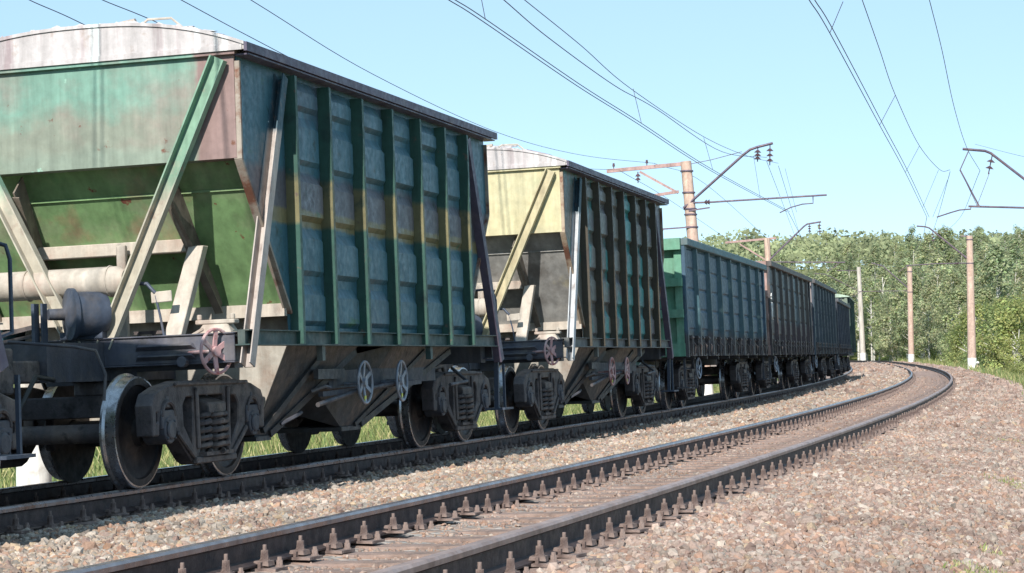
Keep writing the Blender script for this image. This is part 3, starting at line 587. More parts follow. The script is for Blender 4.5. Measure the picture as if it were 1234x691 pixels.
    mb=MB(); mb.bar((-1.4,-4.0,1.30),(-.35,-4.2,1.46),.02,.04); mb.bar((-1.4,-4.05,1.24),(-.3,-4.25,1.38),.02,.03); mb.obj('brake_rod',M['iron'],root); mb=MB(); mb.bar((.25,-3.6,1.36),(.55,-3.6,1.36),.02,.03); mb.bar((.3,-3.6,1.2),(.3,-3.6,1.36),.03,.03,(0,1,0)); mb.bar((.45,-3.6,1.2),(.45,-3.6,1.36),.03,.03,(0,1,0)); mb.bar((.2,-3.7,1.27),(.7,-3.6,1.2),.03,.04)
    mb.obj('brake_rod',M['iron'],root)
    mb=MB(); mb.hexa([(1.02,-3.95,1.316),(1.36,-3.95,1.316),(1.36,-3.75,1.316),(1.02,-3.75,1.316),(1.08,-3.9,1.42),(1.30,-3.9,1.42),(1.30,-3.78,1.42),(1.08,-3.78,1.42)]); mb.box(1.0,1.38,-3.92,-3.80,1.40,1.44); mb.bar((.82,-3.95,1.22),(1.08,-3.9,1.36),.10,.03); mb.cyl((1.02,-3.86,1.44),(1.02,-3.86,1.49),.025,None,8); mb.cyl((1.34,-3.86,1.44),(1.34,-3.86,1.49),.025,None,8); mb.cyl((1.19,-3.97,1.3),(1.19,-3.90,1.3),.03,None,8)
    mb.obj('hand_brake_box',M['cream'],root,bevel=.008)
    hand_wheel('brake_wheel',root,(1.33,-4.22,1.15),.195,mt['bwheel'],(1,-.36,.0),6)
    hand_wheel('hand_wheel',root,(1.47,-.74,.82),.215,mt['hwheel'],(1,0,.03),6,True)
    hand_wheel('hand_wheel',root,(1.47,.46,.82),.215,mt['hwheel'],(1,.06,.03),6,True)
    return root
def paints(tagn,side,sidel,rib,ribl,end,endl,slope,slopel,**k):
    d=dict(side=mat('wagon_side_paint_'+tagn,side,sidel,.42,0,.10,14),rib=mat('wagon_rib_paint_'+tagn,rib,ribl,.5),end=mat('wagon_end_paint_'+tagn,end,endl,.6,0,.08,10),slope=mat('wagon_slope_paint_'+tagn,slope,slopel,.6,0,.1,12))
    d['fascia']=mat('roof_edge_'+tagn,(.095,.08,.12),[n1((.17,.14,.16),3,.5,.7)],.5)
    d['flange']=mat('edge_flange_'+tagn,k.get('flange',(.30,.26,.22)),[n1(RUST,4,.5,.62)],.7)
    d['brace']=mat('corner_brace_'+tagn,k.get('brace',(.42,.37,.34)),[('b',(.05,.10,.13),'Z',3.2,9,.1),n1((.25,.19,.17),5,.55,.7)],.65)  # dark band at the top is the roof overhang's shadow, painted in
    d['endbrace']=mat('end_brace_'+tagn,k['endbrace'],k['endbracel'],.6,0,.08,12)
    d['dark']=mat('stiffener_'+tagn,k.get('dark',(.20,.17,.14)),[n1((.10,.08,.07),3,.5,.65),n1((.34,.27,.22),6,.6,.7)],.7)
    d['sill']=mat('side_sill_'+tagn,k.get('sill',(.035,.075,.075)),[n1((.12,.13,.12),2,.45,.65)],.55)
    d['sill2']=mat('end_beam_'+tagn,(.095,.10,.13),[n1((.16,.15,.15),2.5,.5,.72),n1((.06,.06,.065),6,.55,.72)],.55,.1,.15)
    d['plate']=mat('funnel_plate_'+tagn,(.36,.34,.30),[n1((.24,.17,.13),1.5,.50,.68),n1((.46,.43,.39),4,.55,.7)],.7,0,.2)
    d['funnel']=mat('funnel_'+tagn,(.055,.06,.068),[n1((.085,.072,.062),1.6,.45,.7),n1((.045,.045,.052),5,.5,.7)],.55,.1,.2)
    d['bwheel']=k['bwheel']; d['hwheel']=k['hwheel']; return d
TEAL=(.036,.115,.155)
pA=paints('teal',TEAL,[n1((.055,.135,.175),1.4,.42,.62,(1,1,.7)),('b',(.10,.10,.12),'Z',2.40,2.86,.10),('b',(.19,.165,.085),'Z',2.34,2.49,.05),n1((.085,.10,.14),.75,.54,.68,(1,1,.6)),n1((.02,.05,.05),5,.6,.72),n1((.045,.13,.08),2,.62,.72,(1,1,3))],
  (.030,.085,.068),[('b',(.16,.145,.075),'Z',2.36,2.80,.08),n1((.022,.05,.045),3,.55,.7),n1((.12,.09,.07),7,.62,.7)],
  (.17,.31,.25),[('b',(.225,.255,.205),'Z',-9,3.40,.55),n1((.27,.20,.18),.7,.52,.72),('b',(.22,.27,.22),'Z',-9,3.02,.15),('b',(.24,.165,.155),'X',1.12,9,.08),n1((.30,.50,.40),3.0,.70,.73),n1(RUST,6,.66,.72)],
  (.17,.29,.13),[n1((.25,.29,.18),1.4,.50,.70),n1((.28,.17,.11),.9,.54,.68),n1((.17,.06,.04),5,.66,.69),n1((.10,.24,.10),2,.6,.75)],
  endbrace=(.42,.39,.32),endbracel=[('b',(.20,.34,.25),'Z',2.7,9,.7),n1((.33,.27,.22),5,.6,.7)],bwheel=M['pink'],hwheel=M['wheelblue'])
pB=paints('olive',(.13,.125,.11),[n1((.035,.21,.21),.95,.47,.51,(1,1,.4)),n1((.09,.08,.10),1.3,.52,.66),n1((.06,.05,.045),3,.6,.7)],
  (.06,.052,.038),[n1((.09,.07,.045),2,.5,.7),n1((.05,.04,.035),4,.55,.7)],
  (.50,.455,.28),[n1((.42,.41,.28),.7,.48,.64),n1((.58,.42,.26),1.0,.52,.70),n1((.42,.42,.26),2,.6,.75)],
  (.30,.30,.29),[n1((.16,.15,.14),1.1,.48,.62),n1((.38,.37,.35),3,.5,.7),n1((.35,.32,.2),1.5,.62,.75)],
  endbrace=(.48,.43,.28),endbracel=[n1((.40,.34,.22),3,.5,.7)],bwheel=M['pink'],hwheel=M['pink'],brace=(.46,.48,.50),flange=(.34,.27,.20),sill=(.11,.11,.12))
h0=hopper(-1,pA,'hopper wagon cut by the left picture edge, only its rear steps and wheel showing',0,0)
h0.matrix_world=Matrix.Translation(-Vector((h0.matrix_world[0][1],h0.matrix_world[1][1],h0.matrix_world[2][1]))*.42)@h0.matrix_world
h1=hopper(0,pA,'nearest grain hopper wagon with mint green end, teal ribbed side and white arched roof',1,1)
h2=hopper(1,pB,'second hopper wagon with faded yellow end and dark olive ribbed side',1,0)
b0=make_bogie(h0); bog=b0
def place_bogie(parent,a,src=bog):
    c=cp(src,parent); c.location=(0,a,0); return c
b0.location=(0,-3.9,0); place_bogie(h0,3.9); place_bogie(h1,-3.9); place_bogie(h1,3.9); place_bogie(h2,-3.9); place_bogie(h2,3.9)

# ------------------------------------------------ open gondola wagons
def gondola(k,y0,y1,ztop,mt,lab,nr=7):
    root=empty('gondola_wagon',wframe(k)); tag(root,lab,'freight wagon','open wagons of the freight train'); W_=1.50; ZB=1.04; corn=.24
    posts=np.linspace(-4.95,4.95,7); posts=posts*(y1-y0)/12.7+(y0+y1)/2
    for sd in(1,-1):
        mb=MB(); mb.box(*sorted((sd*(W_-.01),sd*W_)),y0,y1,ZB+.05,ztop-.1)
        edges=[y0+corn]+list(posts)+[y1-corn]; rows=np.linspace(ZB+.52,ztop-.16,5)
        for i in range(len(edges)-1):
            a0,a1=edges[i]+.10,edges[i+1]-.10
            for j in range(4):
                z0,z1=rows[j]+.008,rows[j+1]-.012; c=.03; o0,o1=sd*(W_-.001),sd*(W_+random.uniform(.012,.026))
                q=[(a0,z0),(a1,z0),(a1,z1),(a0,z1)];r_=[(a0+c,z0+c),(a1-c,z0+c),(a1-c,z1-c),(a0+c,z1-c)]; mb.add([(o0,*p) for p in q]+[(o1,*p) for p in r_],[(4,5,6,7)]+[(m,(m+1)%4,4+(m+1)%4,4+m) for m in range(4)])
        mb.obj('side_wall',mt['side'],root)
        for p in posts:
            mb=MB(); x0,x1,x2=sd*W_,sd*(W_+.115),sd*(W_+.13)
            for zz0,zz1 in((ZB,ztop-.14),):
                mb.hexa([(x0,p-.11,zz0),(x1,p-.06,zz0),(x1,p+.06,zz0),(x0,p+.11,zz0),(x0,p-.11,zz1),(sd*(W_+.085),p-.055,zz1),(sd*(W_+.085),p+.055,zz1),(x0,p+.11,zz1)])
            mb.obj('side_post',mt['post'],root)
        for e,yy in((-1,y0),(1,y1)):
            mb=MB(); a,b=sorted((yy,yy-e*.26)); mb.hexa([(sd*W_,min(a,b)+(.0 if e<0 else .12),ZB-.02),(sd*(W_+.06),min(a,b)+(.02 if e<0 else .14),ZB-.02),(sd*(W_+.06),max(a,b)-(.14 if e<0 else .02),ZB-.02),(sd*W_,max(a,b)-(.12 if e<0 else 0),ZB-.02),(sd*W_,a,ztop-.14),(sd*(W_+.06),a,ztop-.14),(sd*(W_+.06),b,ztop-.14),(sd*W_,b,ztop-.14)])
            mb.obj('corner_post',mt['corner'],root)
        mb=MB(); mb.box(*sorted((sd*(W_-.09),sd*(W_+.13))),y0-.02,y1+.02,ztop-.14,ztop); mb.obj('top_rail',mt['top'],root,bevel=.012)
        mb=MB(); mb.box(*sorted((sd*(W_+.0),sd*(W_+.05))),y0+.3,y1-.3,ZB,ZB+.05)
        for i in range(len(edges)-1):       # hatch hinges and locks low on each bay
            a=(edges[i]+edges[i+1])/2
            for dx in(-.38,.38): mb.box(*sorted((sd*W_,sd*(W_+.08))),a+dx-.04,a+dx+.04,ZB+.0,ZB+.40); mb.cyl((sd*(W_+.07),a+dx-.09,ZB+.36),(sd*(W_+.07),a+dx+.09,ZB+.36),.03,None,8); mb.tube([(sd*(W_+.05),a+dx+.05,ZB+.30),(sd*(W_+.12),a+dx+.12,ZB+.2),(sd*(W_+.08),a+dx+.15,ZB+.02)],.016,5)
        mb.obj('hatch_lock',M['iron'],root)
    for e,yy in((-1,y0),(1,y1)):
        mb=MB(); mb.box(-1.49,1.49,*sorted((yy-e*.06,yy-e*.08)),ZB,ztop-.2); 
        for z0,z1,pt in((ztop-.22,ztop,.16),(ztop-.92,ztop-.76,.15),(ztop-1.52,ztop-1.36,.12),(ZB,ZB+.25,.05)): mb.box(-1.50,1.50,*sorted((yy+e*pt,yy-e*.09)),z0,z1)
        for x in(-1.42,-.5,.5,1.42): mb.box(x-.07,x+.07,*sorted((yy+e*.025,yy-e*.05)),ZB,ztop-.23)
        for z0 in(ztop-.75,ztop-1.35,):
            mb.box(-1.34,-.58,*sorted((yy-e*.02,yy-e*.06)),z0+.15-.60 if False else z0-.45,z0-.12)
        mb.obj('end_wall',mt['end'],root)
        coupler(root,yy+e*(6.94-6.35) if False else e*6.93,e)
        mb=MB(); mb.tube([(1.2,yy+e*.05,1.5),(1.2,yy+e*.13,1.5),(1.2,yy+e*.13,2.1),(1.2,yy+e*.05,2.1)],.014,6); mb.obj('grab_handle',M['frame'],root); mb=MB(); mb.bar((1.45,yy-e*.1,1.0),(1.45,yy-e*.1,.45),.04,.03,(0,1,0)); mb.box(1.3,1.55,*sorted((yy-e*.25,yy-e*.0)),.43,.455); mb.obj('step',M['frame'],root)
    mb=MB(); mb.box(-1.45,1.45,y0+.1,y1-.1,1.16,1.2); mb.box(-.25,.25,-6.2,6.2,.85,1.16)
    for a in posts: mb.box(-1.46,1.46,a-.06,a+.06,.98,1.16)
    mb.box(-1.2,-1.0,-3,3,.95,1.16); mb.cyl((.5,-1.2,.80),(.5,-.2,.80),.16,None,14); mb.cyl((-.7,1.0,.85),(-.7,1.6,.85),.19,None,14); mb.bar((.1,-3.5,.68),(.1,3.5,.68),.04,.05)
    mb.obj('underframe',M['frame'],root)
    mb=MB(); mb.bar((1.34,-5.1,1.16),(1.34,-5.1,.8),.05,.05,(0,1,0)); mb.obj('brake_bracket',M['frame'],root); hand_wheel('brake_wheel',root,(1.46,-5.1,.80),.2,M['wheelblue'],(1,-.1,0),5)
    place_bogie(root,-4.325); place_bogie(root,4.325)
    return root
def gp(n,side,sl,post,pl,end,el,top):
    return dict(side=mat('open_wagon_side_'+n,side,sl,.5,0,.1,14),post=mat('open_wagon_post_'+n,post,pl,.5),corner=mat('open_wagon_corner_'+n,side,sl,.5),end=mat('open_wagon_end_'+n,end,el,.6),top=mat('open_wagon_top_'+n,top,[n1((.12,.14,.14),3,.5,.7)],.55))
g1=gondola(2,-6.95,6.0,3.30,gp('blue',(.038,.082,.130),[n1((.055,.115,.17),1.2,.45,.7),n1((.03,.05,.07),4,.55,.7,(1,1,.3)),('b',(.05,.05,.055),'Z',0,1.5,.25)],(.038,.085,.105),[('b',(.08,.07,.075),'Z',0,1.5,.3),n1((.16,.22,.2),3,.58,.7)],(.12,.29,.20),[n1((.17,.30,.22),1.5,.45,.7),n1((.10,.26,.16),4,.55,.7)],(.08,.17,.20)),'first open wagon, blue green with a bright green end, behind the hopper wagons')
g2=gondola(3,-6.75,6.2,3.46,gp('dark',(.05,.06,.075),[n1((.085,.14,.18),.9,.5,.62,(1,1,.2)),n1((.13,.08,.06),2.2,.52,.66,(1,1,.25)),('b',(.05,.035,.04),'Z',0,1.9,.2)],(.07,.06,.055),[n1((.11,.15,.17),1.5,.5,.62,(1,1,.2)),('b',(.06,.04,.045),'Z',0,1.9,.3)],(.36,.24,.22),[n1((.25,.15,.12),2,.45,.65)],(.10,.08,.075)),'second open wagon, dark rusty brown over blue with white scrawled marks')
g3=gondola(4,-6.4,6.4,3.48,gp('navy',(.042,.062,.085),[n1((.065,.085,.11),1.5,.5,.7)],(.04,.055,.07),[n1((.07,.08,.1),2,.5,.7)],(.34,.28,.28),[n1((.2,.14,.13),2,.5,.7)],(.09,.085,.09)),'third open wagon, plain dark navy side with many posts')
g4=gondola(5,-6.4,6.4,3.20,gp('black',(.03,.035,.055),[n1((.05,.055,.07),1.5,.5,.7)],(.035,.04,.06),[n1((.06,.07,.09),2,.5,.7)],(.22,.30,.28),[n1((.15,.12,.11),2,.5,.7)],(.07,.07,.085)),'fourth open wagon, lower and almost black, partly hidden on the bend')
# chalky scrawl on the second open wagon
mb=MB()
for pts in([(2.55,-.0),(2.62,.22),(2.58,.42)],[(2.50,.05),(2.48,.35)],[(2.30,.05),(2.38,.3),(2.2,.38),(2.12,.2)],[(2.28,.12),(2.02,.26),(1.95,.42)]):
    mb.tube([(1.567,-6.7+.02+b_*.5,z) for z,b_ in pts],.018,5)
mb.obj('chalk_mark',M['whitewash'],g2)
# covered wagon at the tail
def covered(k):
    root=empty('covered_wagon',wframe(k)); tag(root,'last visible wagon of the train, green with a pale roof, peeking out at the bend','freight wagon')
    sm_=mat('covered_wagon_side',(.03,.055,.05),[n1((.12,.22,.16),1.2,.5,.64,(1,1,.3))],.55); em=mat('covered_wagon_end',(.18,.22,.17),[n1((.10,.14,.12),2,.5,.7)],.6)
    y0,y1=-6.3,3.6
    mb=MB(); 
    for sd in(1,-1):
        mb.box(*sorted((sd*1.46,sd*1.48)),y0,y1,1.1,3.62)
        for a in np.arange(y0+.3,y1,.9): mb.box(*sorted((sd*1.48,sd*1.55)),a-.05,a+.05,1.1,3.6)
    mb.obj('side_wall',sm_,root)
    mb=MB(); mb.box(-1.45,1.45,y0-.02,y0,1.1,3.62); mb.box(-1.45,1.45,y1,y1+.02,1.1,3.62)
    for x in(-1.4,-.5,.5,1.4): mb.box(x-.06,x+.06,y0-.09,y0-.02,1.1,3.6)
    mb.box(-1.45,1.45,y0-.08,y0-.021,2.3,2.4); mb.obj('end_wall',em,root)
    mb=MB(); p=[(-1.56,3.62),(1.56,3.62)]+[(x,3.66+.22*(1-(x/1.56)**2)) for x in np.linspace(1.56,-1.56,13)]; mb.plate(p,[],'xz',y0-.15,y1+.1); mb.obj('roof',mat('pale_green_roof',(.38,.48,.38),[n1((.3,.36,.3),2,.5,.7)],.6),root,smooth=30)
    mb=MB()
    for x in(.85,1.2): mb.bar((x,y0-.16,1.2),(x,y0-.16,3.6),.03,.03,(0,1,0))
    for z in np.arange(1.3,3.5,.3): mb.bar((.85,y0-.16,z),(1.2,y0-.16,z),.02,.02)
    mb.obj('ladder',M['frame'],root)
    mb=MB(); mb.box(-1.4,1.4,y0,y1,.95,1.1); mb.box(-.2,.2,-6.4,6.4,.85,1.1); mb.obj('underframe',M['frame'],root)
    place_bogie(root,-4.325); place_bogie(root,2.4)
covered(6)

# ------------------------------------------------ catenary posts
def ray(u,v):   # only used for turning surveyed sight lines into world points
    pass
def post(x,y,hdg,name,lab,h,r0,r1,m,lean=0,zb=-.9,white=.5,parts=()):
    T=Matrix.Translation((x,y,0))@Matrix.Rotation(-R(hdg),4,'Z')
    root=empty(name,T); tag(root,lab,'catenary post','catenary posts along the tracks')
    f=lambda z:(lean*(z-h),0,z)     # top of the post stays above the root
    g=lambda z:(lean*(z-7),0,z)
    mb=MB(); mb.cyl(f(zb-.8),f(h),r0,r1,18); mb.obj('pole',m,root,smooth=50)
    if white: mb=MB(); mb.cyl(f(zb-.3),f(zb+.45+white),r0+.006,r0+.004,18); mb.obj('painted_foot',M['whitewash'],root,smooth=50)
    for nm,mm,fn in parts:
        if nm=='clamp':
            for z in fn[2]: mb=MB(); mb.cyl((lean*(z-h),0,z),(lean*(z-h),0,z+fn[0]),fn[1],None,16); mb.obj(nm,mm,root,smooth=45)
        else: mb=MB(); fn(mb); mb.obj(nm,mm,root,smooth=45)
    return root
def ins(mb,p,q,n=3,r=.13):   # string of disc insulators
    p=Vector(p);q=Vector(q);mb.cyl(p,q,.02,None,6)
    for i in range(n):
        c=p.lerp(q,(i+1)/(n+1)); d=(q-p).normalized(); mb.cyl(c-d*.05,c+d*.03,.045,r,12)
# left post between hoppers and open wagons
def pins(mb,pts):
    for x,z in pts: mb.cyl((x,0,z),(x,0,z+.16),.018,None,6); mb.cyl((x,0,z+.08),(x,0,z+.2),.05,.035,8)
parts=[('cross_arm',M['pinksteel'],lambda mb:(mb.bar((-2.85,0,7.56),(.12,0,7.75),.10,.13),mb.bar((-2.5,-.2,6.46),(-.25,-.15,6.74),.09,.10),mb.bar((-1.65,-.06,7.50),(-.28,-.12,6.70),.08,.08))),
 ('bracket',M['darksteel'],lambda mb:(mb.tube([(-.1,-.15,6.15),(.1,-.15,6.3),(2.05,-.1,7.98),(2.3,-.1,8.16),(2.55,-.1,8.24),(3.1,-.1,8.36)],.045,8),mb.tube([(.1,-.12,6.33),(.9,-.1,6.34),(4.95,-.1,6.48)],.032,8),mb.tube([(4.47,-.1,6.45),(4.47,-.1,6.2),(4.1,-.1,6.18),(3.7,-.1,6.08),(3.3,-.1,5.9)],.022,7),mb.bar((.1,-.2,6.05),(.85,-.2,6.14),.05,.05),mb.bar((-.85,-.2,5.42),(.2,-.2,5.47),.05,.05),mb.tube([(-.82,-.2,5.42),(-.88,-.2,5.22)],.02,6),mb.tube([(.12,0,7.72),(.9,0,7.85),(2.0,-.05,8.1)],.012,5))),
 ('insulator',M['insul'],lambda mb:(ins(mb,(2.57,-.1,8.2),(2.55,-.1,7.72)),ins(mb,(3.0,-.1,8.3),(2.98,-.1,7.58)),ins(mb,(.62,-.1,6.34),(.9,-.1,6.345),2,.1),ins(mb,(-1.72,-.05,7.5),(-1.72,-.05,7.1),2,.1))),
 ('pin_insulator',M['insul'],lambda mb:pins(mb,[(-2.6,7.64),(-1.4,7.72),(-2.3,6.5)])),
 ('clamp',M['darksteel'],(.05,.235,(7.45,6.68,6.1,5.9,5.45)))]
post(6.54-.30,74,11.9,'catenary_post','pinkish concrete post behind the second hopper with a long bracket over the train',7.82,.235,.19,M['conc'],-.075,-.95,.5,parts)
parts=[('cross_arm',M['pinksteel'],lambda mb:(mb.bar((-2.7,0,8.22),(.6,0,8.45),.10,.13),mb.bar((-1.75,0,8.1),(0,0,6.98),.09,.09))),
 ('bracket',M['darksteel'],lambda mb:(mb.tube([(.0,-.1,6.9),(.64,-.1,7.5),(2.4,-.1,9.16),(2.6,-.1,9.3),(3.5,-.1,9.43)],.055,7),mb.tube([(.1,-.1,6.9),(4.97,-.1,6.78)],.035,7),mb.tube([(4.6,-.1,6.75),(4.3,-.1,6.5),(3.8,-.1,6.2)],.028,6))),
 ('insulator',M['insul'],lambda mb:(ins(mb,(2.75,-.1,9.3),(2.75,-.1,8.7)),ins(mb,(3.4,-.1,9.4),(3.4,-.1,8.6)))),('pin_insulator',M['insul'],lambda mb:pins(mb,[(-2.5,8.3),(-1.3,8.38)]))]
post(16.76-.2,135,9.5,'catenary_post','smaller concrete post seen above the open wagons in front of the far hill',8.45,.24,.19,M['conc'],-.03,-.95,.5,parts)
# near left post: only its white foot shows under the train
post(-5.63,24.5,15.2,'catenary_post','post behind the nearest hopper, only its whitewashed foot visible under the wagon',3.6,.20,.19,M['concgrey'],0,-.95,.6)
# right hand posts
parts=[('bracket',M['darksteel'],lambda mb:(mb.tube([(-3.06,0,8.01),(-2.3,0,7.92),(-2.1,0,7.83),(-.67,0,6.63),(0,0,6.1)],.045,8),mb.tube([(-2.9,0,6.0),(-.68,0,5.88),(0,0,5.86)],.035,8),mb.tube([(-2.82,0,6.02),(-2.82,0,5.9),(-3.2,0,5.88),(-3.5,0,5.80),(-3.99,0,5.65)],.024,7),mb.tube([(-3.16,0,7.28),(-2.53,0,5.99)],.028,6),mb.tube([(-2.86,0,7.93),(-3.16,0,7.28)],.02,6),mb.tube([(-3.16,0,7.28),(-2.75,0,6.35),(-2.60,0,6.0)],.010,5),mb.tube([(-2.16,0,7.15),(-2.62,0,5.98)],.010,5))),
 ('insulator',M['insul'],lambda mb:(ins(mb,(-2.05,0,7.78),(-2.2,0,7.1),2,.15),ins(mb,(-.95,0,5.9),(-.6,0,5.88),2,.1)))]
post(18.44+.35,72,12.0,'catenary_post','post outside the right edge of the picture carrying the bracket at upper right',9.0,.22,.17,M['conc'],0,-.95,.5,parts)
parts=[('bracket',M['darksteel'],lambda mb:(mb.tube([(.1,0,7.17),(-2.73,0,9.6),(-3.0,0,9.7),(-3.6,0,9.76)],.055,7),mb.tube([(.1,0,7.1),(-2.4,0,7.1),(-4.4,0,7.0)],.035,7),mb.tube([(-4.2,0,6.98),(-4.9,0,6.6)],.025,6),mb.bar((.0,0,8.97),(-.6,0,9.0),.08,.08))),
 ('insulator',M['insul'],lambda mb:(ins(mb,(-2.5,0,9.38),(-2.5,0,8.5)),ins(mb,(-1.1,0,7.1),(-.7,0,7.1),2,.12))),('clamp',M['darksteel'],(.07,.26,(7.05,8.7,4.2,2.5)))]
post(31.9,145,9.3,'catenary_post','tall pinkish concrete post right of the tracks, nearest of the three beyond the bend',9.0,.31,.22,M['conc'],0,-.5,.55,parts)
parts=[('bracket',M['darksteel'],lambda mb:(mb.tube([(.1,0,7.6),(-2.83,0,10.3),(-4.07,0,10.68)],.06,7),mb.tube([(.1,0,7.6),(-5.5,0,7.6)],.035,7),mb.tube([(-5.2,0,7.6),(-6.2,0,7.0)],.03,6))),('clamp',M['darksteel'],(.09,.3,(7.4,9.6,3.5)))]
post(42.96,225,8.3,'catenary_post','pinkish concrete post in the middle of the three beyond the bend',10.15,.33,.27,M['conc'],0,-.3,.6,parts)
post(47.45,285,8.3,'catenary_post','pale grey concrete post just right of the last wagon',12.7,.40,.27,M['concgrey'],-.03,-.1,.6,
 [('bracket',M['darksteel'],lambda mb:(mb.tube([(-.2,0,9.5),(-4.5,0,11.8),(-6.0,0,11.9)],.05,6),mb.tube([(0,0,12.2),(-3,0,12.3)],.05,6)))])
# kilometre marker
root=empty('marker_post',Matrix.Translation((30.74,138,0))@Matrix.Rotation(-R(9.5),4,'Z')); tag(root,'small black and white marker picket on a pale slab beside the tall post','marker post')
mb=MB(); mb.hexa([(-.75,-.5,-.46),(.75,-.5,-.46),(.75,.5,-.46),(-.75,.5,-.46),(-.5,-.4,-.30),(.5,-.4,-.30),(.5,.4,-.30),(-.5,.4,-.30)]); mb.obj('slab',M['whitewash'],root,bevel=.03)
mb=MB(); mb.box(-.09,.09,-.08,.08,-.30,.02); mb.obj('picket',M['conc'],root); mb=MB(); mb.box(-.1,.1,-.09,.09,.021,.17); mb.obj('picket_band',M['black'],root); mb=MB(); mb.hexa([(-.09,-.08,.171),(.09,-.08,.171),(.09,.08,.171),(-.09,.08,.171),(-.05,-.05,.30),(.05,-.05,.30),(.05,.05,.30),(-.05,.05,.30)]); mb.obj('picket_top',M['whitewash'],root)

# ------------------------------------------------ overhead wires (surveyed 3D points)
def smooth(pts,n=8):
    P_=[Vector(p) for p in pts]; P_=[P_[0]*2-P_[1]]+P_+[P_[-1]*2-P_[-2]]; out=[]
    for i in range(1,len(P_)-2):
        a,b,c,d_=P_[i-1:i+3]
        for j in range(n):
            t=j/n; out.append(.5*((2*b)+(c-a)*t+(2*a-5*b+4*c-d_)*t*t+(3*b-a-3*c+d_)*t**3))
    out.append(P_[-2]); return out
def wire(pts,r,lab,name='overhead_wire',ext=1,off=(0,0,0),cat='wire'):
    p=smooth(pts)
    if ext: d_=(p[0]-p[1]).normalized(); p=[p[0]+d_*22]+p
    o_=Vector(off); mb=MB(); mb.tube([q+o_ for q in p],r*.82,6); o=mb.obj(name,M['wire'],smooth=60); tag(o,lab,cat,'overhead wires'); return o
def sight(u,v,dist):   # world point on the surveyed sight line u,v at a given distance ahead
    a,b=u-617,v-345.5; r=-.012445; cr,sr=math.cos(r),math.sin(r); xi=(a*cr+b*sr)/2512.8; U=-(-a*sr+b*cr)/2512.8; c,s_=math.cos(.034012),math.sin(.034012)
    y=c-U*s_; z=s_+U*c; return (xi/y*dist,dist,H+z/y*dist)
c1=[(-.86,29.64,6.05),(-.42,31.29,6.02),(1.21,37.62,5.84),(2.66,43.41,5.78),(5.13,53.73,5.71),(9.72,73.2,5.92)]
m1=[(-.15,32.32,6.5),(.57,35.12,6.40),(1.95,40.56,6.22),(3.07,45.07,6.29),(5.55,55.51,6.35),(9.05,73.8,7.75)]
t1=[(.16,31.15,6.6),(1.12,34.85,6.45),(2.19,39.04,6.25),(4.36,47.87,6.25),(6.25,55.9,6.5),(9.4,73.8,7.62)]
m1=[sight(*q) for q in((607,0,32),(660,45,35.5),(740,103,41),(790,131,46),(870,183,60),(924,190,73.8))]
t1=[sight(*q) for q in((632,0,33),(700,55,38),(760,107,43.5),(848,165,56),(900,188,66),(938,197,73.8))]
wire(c1,.0095,'left contact wire over the train, one of a close pair'); wire(c1,.0095,'right contact wire over the train, one of a close pair',off=(.07,-.02,.01))
wire(m1,.010,'middle carrying wire over the train sagging towards the long bracket'); wire(t1,.009,'upper carrying wire over the train ending at the bracket insulator')
c2=[sight(*q) for q in((975,0,30),(1000,40,33),(1060,151,44),(1091,208,54),(1117,262,72))]; m2=[sight(*q) for q in((1039,0,34),(1060,60,40),(1079,115,47),(1108,176,60),(1133,205,70),(1145,205,72))]; ff=[sight(*q) for q in((1120,0,38),(1135,60,44),(1150,130,52),(1165,178,64),(1181,206,72))]
wire(c2,.0095,'left contact wire over the empty track, one of a close pair'); wire(c2,.0095,'right contact wire over the empty track, one of a close pair',off=(.075,-.02,0))
wire(m2,.010,'carrying wire over the empty track with thin droppers'); wire(ff,.010,'single feeder wire coming down to the insulator of the upper right bracket')
wire([sight(*q) for q in((1175,174,72),(1234,189,58),(1300,200,48))],.007,'thin wire running off to the right from the upper right bracket',ext=0)
l=[([(0,-20,27),(35,0,27),(113,36,28.6),(260,118,33),(420,190,45)],'feeder wire highest at far left passing behind the roof'),([(80,-20,28),(123,0,29),(215,40,31),(350,118,36),(480,180,48)],'second feeder wire from the left passing behind the roof'),
  ([(218,0,31),(300,44,34),(400,95,38),(560,170,47),(650,195,58),(700,203,66),(747,205,73.5)],'third feeder wire from the left reaching the end of the cross arm'),([(302,0,33),(450,90,41),(600,160,53),(700,187,64),(788,197,73.8)],'fourth feeder wire from the left reaching the middle of the cross arm')]
for p,lab in l: wire([sight(*q) for q in p],.0085,lab)
for p,lab in (([(788,197,74),(850,222,95),(925,288,135)],'wire from the cross arm to the farther small post'),([(747,206,74),(805,240,95),(880,291,135)],'lower wire from the cross arm end to the farther small post'),([(938,200,74),(955,255,95),(966,290,135)],'wire descending from the long bracket towards the farther bracket'),
   ([(924,195,74),(945,250,95),(958,285,135)],'second wire descending from the long bracket towards the farther bracket'),([(950,256,73.2),(975,300,110),(1003,327,140)],'contact wire beyond the long bracket heading to the bend'),
   ([(1117,262,72),(1110,290,110),(1092,318,145)],'contact wire over the empty track beyond the upper right bracket'),([(1145,207,72),(1130,262,100),(1122,285,145)],'carrying wire beyond the upper right bracket'),([(1181,206,72),(1155,265,110),(1124,290,145)],'feeder wire beyond the upper right bracket')):
    wire([sight(*q) for q in p],.011,lab,ext=0)
dr=[((585,24,31.3),(578,-12,31.3)),((763,107,43.4),(773,149,43.4)),((848,166,56),(859,205,56)),((908,188,66),(916,238,66)),((1000,40,33),(1016,2,33)),((1060,151,44),(1079,115,44)),((1091,208,54),(1108,176,58)),((1112,250,66),(1131,205,69)),((1124,262,73),(1144,212,72)),((946,203,75),(960,256,75))]
